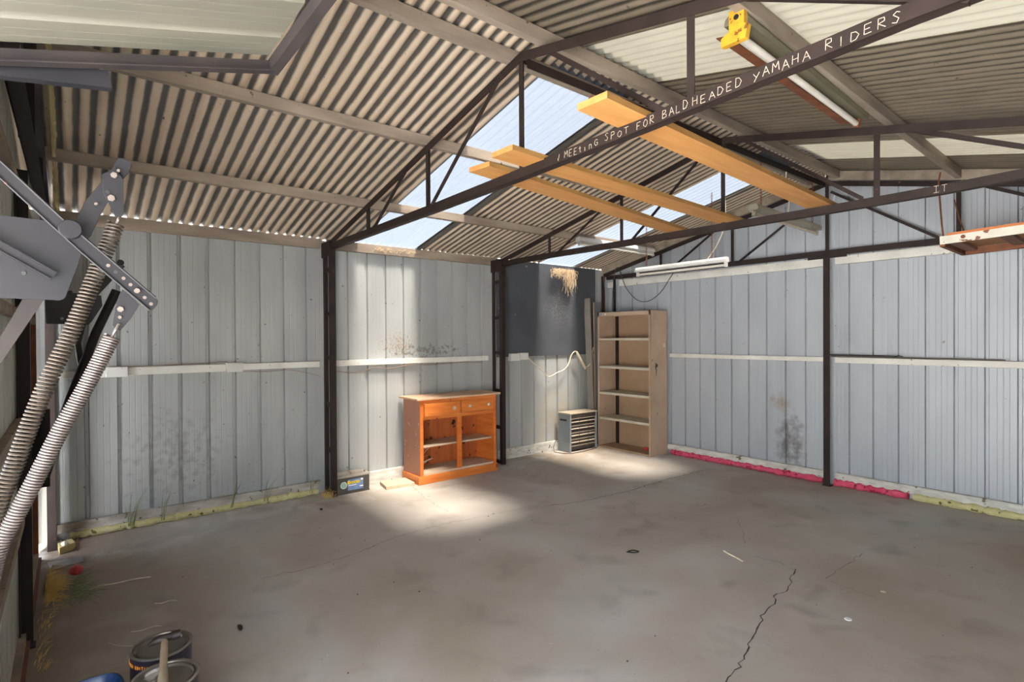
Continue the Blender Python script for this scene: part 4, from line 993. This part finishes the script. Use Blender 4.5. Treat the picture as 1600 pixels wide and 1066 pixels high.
# lower bracket
mb = MB(); mb.prism(gear_poly([(191,452),(218,476),(205,497),(193,511),(188,516),(180,515),(176,508),(180,480),(186,462)], 3.508), TX); obj('lower_bracket', mb, M['blue_steel'], G, bevel=.0006)
for u, v, r in ((188,483.5,.0075),(187,496,.0045),(185,508,.004)):
    mb = MB(); mb.disc(PX(u,v,3.5085),(1,0,0),r,.006,6); obj('bolt', mb, M['bolt'], G)
# helical springs
def spring(axis, R, wire_r, pitch, m, name, parent, coils=None, seg=14):
    P = spline(axis, 12)
    L = [0]
    for a, b in zip(P[:-1], P[1:]): L.append(L[-1] + (b-a).length)
    n = int(L[-1]/pitch); tot = n*seg; pts = []; j = 0
    for i in range(tot+1):
        s = L[-1]*i/tot
        while j < len(L)-2 and L[j+1] < s: j += 1
        t = (s-L[j])/max(1e-9, L[j+1]-L[j]); c = P[j].lerp(P[j+1], t); T = (P[j+1]-P[j]).normalized()
        N = T.cross(Vector((1,0,0))).normalized(); Bn = T.cross(N)
        a = 2*math.pi*i/seg
        pts.append(c + (N*math.cos(a)+Bn*math.sin(a))*R)
    mb = MB(); mb.tube(pts, wire_r, 6); return obj(name, mb, m, parent, smooth=True)
ax1 = [PX(u,v,3.455) for u, v in ((181,349),(172,375),(157,410),(137,460),(120,500),(98,548),(72,602),(45,668),(20,735),(-5,800))] + [Vector((3.455,-6.15,.9)), Vector((3.455,-6.17,.7))]
spring(ax1, .0175, .0034, .0098, M['spring1'], 'long_spring', G)
ax2 = [PX(u,v,3.53) for u, v in ((176,526),(160,556),(130,612),(95,672),(60,740),(25,806),(-5,866))] + [Vector((3.53,-6.14,.85)), Vector((3.53,-6.16,.62))]
spring(ax2, .0165, .0030, .0070, M['spring2'], 'long_spring', G)
for u0, v0, u1, v1, x, m in ((187,338,182,350,3.462,'spring1'),(185,508,176,524,3.52,'spring2')):
    a = PX(u0,v0,x); b = PX(u1,v1,x)
    mb = MB(); mb.tube([a, a+(b-a)*.5+Vector((.006,0,0)), b, b+(b-a)*.3], .0035, 7); obj('hook', mb, M['bolt'], G, smooth=True)
mb = MB(); mb.bar((3.43,-6.17,.66),(3.56,-6.17,.66), .04, .02, (0,0,1)); obj('spring_anchor', mb, M['steel_dark'], G)

# mechanism of the far jamb
K = thing('door_spring_gear', 'small black lever gear in front left corner behind the near springs', 'door mechanism', (.5,-6.1,0))
mb = MB(); mb.prism(gear_poly([(70,457),(112,454),(114,458),(158,462),(160,478),(143,503),(138,508),(131,507),(72,506)], .5), TX*1.5); obj('side_plate', mb, M['black'], K)
mb = MB(); mb.bar(PX(190,413,.52), PX(144,462,.52), .012, .05, (1,0,0)); obj('lever', mb, M['black'], K)
mb = MB(); mb.tube([PX(u,v,.52) for u, v in ((144,462),(131,500),(121,536),(129,584))], .020, 8); obj('link', mb, M['black'], K)
mb = MB(); mb.disc(PX(188,411,.53),(1,0,0),.022,.02,12); obj('pivot', mb, M['black'], K)
mb = MB(); mb.tube([PX(u,v,.56) for u, v in ((182,454),(150,520),(127,580),(100,650),(84,700),(70,745))], .028, 10); obj('spring_tube', mb, M['steel_dark'], K, smooth=True)
mb = MB(); mb.disc(PX(97,498,.512),(1,0,0),.01,.008,8); obj('bolt', mb, M['bolt'], K)
mb = MB(); mb.bar(PX(60,640,.45), PX(60,762,.45), .12, .03, (0,1,0)); obj('jamb_bracket', mb, M['steel_dark'], K)
# foam / timber trim up the front roof edge
mb = MB(); rk = []
for i in range(40):
    x = .05+i*.06; rk.append((x, -6.045+rn.uniform(-.004,.004), 2.345+.222*x+.045))
mb.tube(rk, [.013*rn.uniform(.6,1.3) for _ in rk], 7); tag(obj('foam_strip', mb, M['block'], smooth=True), 'thin yellowed foam bead up the front roof edge', 'foam strip')

# ------------------------------------------------------------------ paint cans, hammer, tub
def paint_can(c, r, h, label, text):
    T = thing('paint_can', label, 'paint can', (c[0],c[1],0), 'paint cans')
    mb = MB(); mb.lathe([(.0001,0),(r,0),(r,h-.02),(r*1.0,h)], (c[0],c[1],0), 40); obj('body', mb, M['can_black'], T, smooth=True)
    mb = MB(); mb.lathe([(r,h-.006),(r+.004,h-.003),(r+.004,h+.003),(r,h+.005),(r-.006,h+.002),(r-.008,h-.008),(r-.014,h-.008),(r-.016,h-.002)], (c[0],c[1],0), 40); obj('rim', mb, M['can_metal'], T, smooth=True)
    mb = MB(); mb.lathe([(r-.015,h-.003),(r-.02,h-.012),(.0001,h-.012)], (c[0],c[1],0), 40); obj('lid', mb, M['can_lid'], T, smooth=True)
    mb = MB()
    for s in (0,1):
        a = math.radians(35+180*s); mb.disc((c[0]+r*math.cos(a), c[1]+r*math.sin(a), h-.05), (math.cos(a),math.sin(a),0), .013, .005, 14)
    obj('ear', mb, M['can_metal'], T)
    ring = []
    for k in range(25):
        a = math.radians(35+180*k/24); rr = r+.008
        ring.append((c[0]+rr*math.cos(a), c[1]+rr*math.sin(a), h-.05-.09*math.sin(math.pi*k/24)))
    mb = MB(); mb.tube(ring, .0022, 6); obj('handle', mb, M['can_metal'], T, smooth=True)
    if text:
        tt = MB(); ang0 = math.atan2(CP.y-c[1], CP.x-c[0]) - 1.72
        chars = list('LIMITED EDITION'); st = .092
        for i, chh in enumerate(chars):
            if chh == ' ': continue
            a = ang0 + (i+.5)*st*1.0
            pos = Vector((c[0]+(r+.0008)*math.cos(a), c[1]+(r+.0008)*math.sin(a), h-.038))
            letters(tt, [chh], pos, (-math.sin(a),math.cos(a),0), (0,0,1), .0095, .011, .0026, (math.cos(a),math.sin(a),0))
        obj('lettering', tt, M['orange_text'], T)
    return T
def onp(u, v, z):
    d = FW + RT*((u-800)/853.96) - UP*((v-533)/853.96); return CP + d*((z-CP.z)/d.z)
pc1 = (2.665,-5.700); pc2 = (2.922,-5.716)
paint_can(pc1, .107, .25, 'dark paint can with orange words LIMITED EDITION, hammer head on it', True)
paint_can(pc2, .107, .25, 'nearest paint can with pale paint pooled on its lid', False)
Hm = thing('hammer', 'claw hammer with worn wooden handle lying across the paint cans', 'hammer', (2.7,-5.7,.26))
ha = onp(257,1003,.285); hb = onp(254,1075,.275)
mb = MB(); n_ = 8; P_ = [ha.lerp(hb, i/n_) for i in range(n_+1)]
mb.tube(P_, [.012,.012,.013,.013,.013,.014,.016,.017,.015], 12); obj('handle', mb, M['handle_wood'], Hm, smooth=True)
hl = onp(232,1005,.283); hr = onp(282,990,.29)
mb = MB(); mb.tube([hr, hr.lerp(hl,.25), hr.lerp(hl,.3), hr.lerp(hl,.6), hr.lerp(hl,.8), hl+Vector((0,0,-.012))], [.017,.018,.014,.017,.014,.006], 12); obj('head', mb, M['hammer_head'], Hm, smooth=True)
# blue tub rim at the bottom edge
Tb = thing('blue_tub', 'blue plastic tub at bottom edge beside the paint cans', 'tub', (2.75,-5.95,0))
q = [onp(88,1072,.18), onp(128,1046,.18), onp(160,1038,.18), onp(196,1034,.18), onp(214,1040,.18)]
base_c = Vector((2.80,-5.93,0))
ring = [Vector((2.80+.17*math.copysign(abs(math.cos(a))**.5, math.cos(a)), -5.945+.11*math.copysign(abs(math.sin(a))**.5, math.sin(a)), 0)) for a in [2*math.pi*k/40 for k in range(40)]]
mb = MB(); vs = []; cc = Vector((2.80,-5.945,0))
levels = [(.82,0),(.97,.165),(1.05,.17),(1.06,.185),(1.0,.188),(.93,.17),(.80,.012)]
for s_, z in levels:
    for p in ring: vs.append(cc + (p-cc)*s_ + Vector((0,0,z)))
fs = [(i*40+k, i*40+(k+1) % 40, (i+1)*40+(k+1) % 40, (i+1)*40+k) for i in range(len(levels)-1) for k in range(40)]
fs += [tuple(range(39,-1,-1)), tuple(range(240,280))]
mb.add(vs, fs); obj('shell', mb, M['blue_plastic'], Tb, smooth=True)

# ------------------------------------------------------------------ litter
def lump(c, sx, sy, sz, m, name, label, cat, seed=1, n=10):
    r_ = random.Random(seed); mb = MB(); vs = []; fs = []
    rings = 6
    for i in range(rings+1):
        ph = math.pi*i/rings
        for k in range(n):
            a = 2*math.pi*k/n; j = 1+r_.uniform(-.14,.14)
            vs.append((c[0]+sx*math.sin(ph)*math.cos(a)*j, c[1]+sy*math.sin(ph)*math.sin(a)*j, max(.001, c[2]+sz*math.cos(ph)*j)))
    fs = [(i*n+k, i*n+(k+1) % n, (i+1)*n+(k+1) % n, (i+1)*n+k) for i in range(rings) for k in range(n)]
    mb.add(vs, fs); return tag(obj(name, mb, m, smooth=True), label, cat)
lump((.83,-5.965,.026), .06, .04, .027, M['red'], 'crushed_can', 'crushed red can on the floor by front corner', 'can', 2)
mb = MB(); p = [onp(74,880,.004), onp(128,871,.004), onp(132,879,.004), onp(78,892,.004)]
mb.prism(p, (0,0,.006)); tag(obj('foil_pack', mb, M['foil']), 'flat silver foil pack behind the crushed red can', 'packet')
mb = MB(); p = [onp(93,868,.0), onp(118,858,.0), onp(112,852,.0), onp(90,859,.0)]
mb.prism(p, (0,0,.05)); tag(obj('foam_block', mb, M['block'], bevel=.004), 'dirty cream block lying by the front corner post', 'block')
lump(tuple(onp(101,850,.06)), .03, .02, .02, M['leaf'], 'paper_scrap', 'crumpled white scrap on top of the cream block', 'paper', 5)
def blade(base, tip, w):
    a = Vector(base); b = Vector(tip); mid = (a+b)/2 + Vector((0,0,.25*(b-a).length*.5)); return [a, mid, b]
gr = random.Random(8)
def clump(name, c, spread, hmax, n, m, label, lean=(0,0), rad=.0016, cat='grass'):
    mb = MB()
    for i in range(n):
        b = Vector((c[0]+gr.uniform(-spread[0],spread[0]), c[1]+gr.uniform(-spread[1],spread[1]), c[2] if len(c) > 2 else 0))
        h = hmax*gr.uniform(.4,1); dx, dy = lean[0]+gr.uniform(-.5,.5), lean[1]+gr.uniform(-.5,.5)
        t1 = b + Vector((dx*h*.4, dy*h*.4, h*.6)); t2 = b + Vector((dx*h, dy*h, h*gr.uniform(.6,1)))
        mb.tube([b, t1, t2], [rad, rad*.9, rad*.3], 4)
    return tag(obj(name, mb, m), label, cat, kind='stuff')
def heap(name, c, spread, L, n, m, label, rad=.0016):
    mb = MB()
    for i in range(n):
        b = Vector((c[0]+gr.gauss(0,spread[0]*.5), c[1]+abs(gr.gauss(0,spread[1]*.5)), .004+gr.random()*.05))
        a = gr.uniform(0, 2*math.pi); l = L*gr.uniform(.35,1); d_ = Vector((math.cos(a), abs(math.sin(a))*.8, 0))
        up_ = gr.uniform(-.1,.55)
        p1 = b + d_*l*.5 + Vector((0,0,up_*l*.5)); p2 = p1 + d_*l*.5 + Vector((gr.uniform(-.02,.02),gr.uniform(-.02,.02),-up_*l*.3))
        p2.z = max(p2.z, .003); p1.z = max(p1.z, .003)
        mb.tube([b, p1, p2], [rad, rad*.9, rad*.35], 4)
    return tag(obj(name, mb, m), label, 'grass', kind='stuff')
heap('dry_grass', (1.05,-6.11), (.30,.06), .15, 260, M['dry_grass'], 'heap of dry yellow grass along the front door sill')
heap('green_grass', (1.24,-6.0), (.16,.06), .2, 55, M['green_grass'], 'green grass sprawling out of the dry heap by door sill', .002)
clump('dry_grass', (1.75,-6.10), (.3,.03), .05, 50, M['dry_grass'], 'sparse dry grass at the foot of closed door leaf', (.2,.5))
clump('dry_grass', (.20,-4.1), (.08,.05), .10, 60, M['dry_grass'], 'dry weed tuft at foot of the first lattice post', (.2,0))
clump('dry_grass', (.2,-6.0), (.15,.06), .06, 80, M['straw_brown'], 'brown leaf litter in the front left corner', (.3,.3))
def weed(y, h, lean, label, n=5):
    mb = MB(); r_ = random.Random(int(abs(y)*100))
    for i in range(n):
        dy = lean + r_.uniform(-.35,.35); hh_ = h*r_.uniform(.5,1); b = Vector((.07, y+r_.uniform(-.02,.02), .03))
        mb.tube([b, b+Vector((.01,dy*hh_*.35,hh_*.55)), b+Vector((.02,dy*hh_,hh_))], [.0022,.002,.0006], 5)
    return tag(obj('weed', mb, M['green_grass']), label, 'weed', 'weeds along the left wall')
weed(-5.62, .30, .1, 'leftmost green weed sprouting under the left wall', 9)
weed(-5.40, .26, .2, 'green weed just right of the leftmost weed on left wall', 4)
weed(-4.90, .30, .1, 'tall thin green weed mid-bay at left wall foot', 4)
weed(-4.62, .26, .3, 'leaning green weed right of the tall thin one', 4)
weed(-4.22, .22, .1, 'faint green weed next to the first lattice post', 3)
def twig(a, b, r, label, m='leaf', cat='twig', bend=.01):
    A = Vector((a[0],a[1],r)); B_ = Vector((b[0],b[1],r)); mb = MB(); n = (B_-A).cross(Vector((0,0,1))).normalized()
    mb.tube(spline([A, A.lerp(B_,.33)+n*bend, A.lerp(B_,.66)-n*bend, B_], 4), [r]*13, 6); return tag(obj('twig', mb, M[m], smooth=True), label, cat)
twig((3.269,-2.457),(3.44,-2.523), .005, 'pale stick lying alone on the open floor', bend=.002)
twig((1.143,-5.86),(1.20,-5.60), .004, 'long thin straw on the dirty floor by the crushed can')
twig((1.9,-5.75),(1.93,-5.62), .002, 'short straw on dirty floor left of paint cans')
twig((1.95,-5.85),(2.15,-5.7), .002, 'longer straw on dirty floor beside the blue tub')
twig((1.62,-5.62),(1.66,-5.52), .002, 'small straw in the soil between grass and paint cans')
lump((2.216,-5.309,.006), .03, .012, .008, M['dark_bits'], 'dark_scrap', 'black curled scrap on floor above the paint cans', 'scrap', 3)
lump((.544,-4.29,.006), .022, .012, .008, M['dark_bits'], 'dark_scrap', 'small black scrap in front of the first lattice post', 'scrap', 4)
mb = MB(); mb.tube(spline([(2.85,-2.99,.004),(2.89,-2.96,.004),(2.90,-2.92,.004),(2.86,-2.93,.004),(2.85,-2.97,.004)],5), .004, 6); tag(obj('dark_loop', mb, M['dark_bits'], smooth=True), 'small black looped clip in the middle of the floor', 'clip')
mb = MB(); mb.lathe([(.0001,0),(.018,0),(.016,.004),(.0001,.005)], (4.171,-2.799,0), 14); tag(obj('white_disc', mb, M['lab_white'], smooth=True), 'small white disc on floor right of the zigzag crack', 'disc')
mb = MB(); mb.lathe([(.0001,0),(.014,0),(.012,.002),(.0001,.003)], (4.18,-2.30,0), 14); tag(obj('white_disc', mb, M['leaf'], smooth=True), 'faint pale disc on the floor farther back than the white one', 'disc')
lump((4.85,-2.15,.008), .022, .014, .012, M['leaf'], 'dry_leaf', 'dry pale leaf near the right edge of the floor', 'leaf', 6)
rr_ = random.Random(14)
mb = MB()
for k in range(90):
    x, y = rr_.uniform(.5,4.6), rr_.uniform(-5.6,-.5); s = rr_.uniform(.002,.006)
    mb.box((x,y,0),(x+s,y+s*rr_.uniform(.5,2),s*.5))
tag(obj('grit', mb, M['dark_bits']), 'dark grit crumbs scattered over the concrete floor', 'grit', kind='stuff')
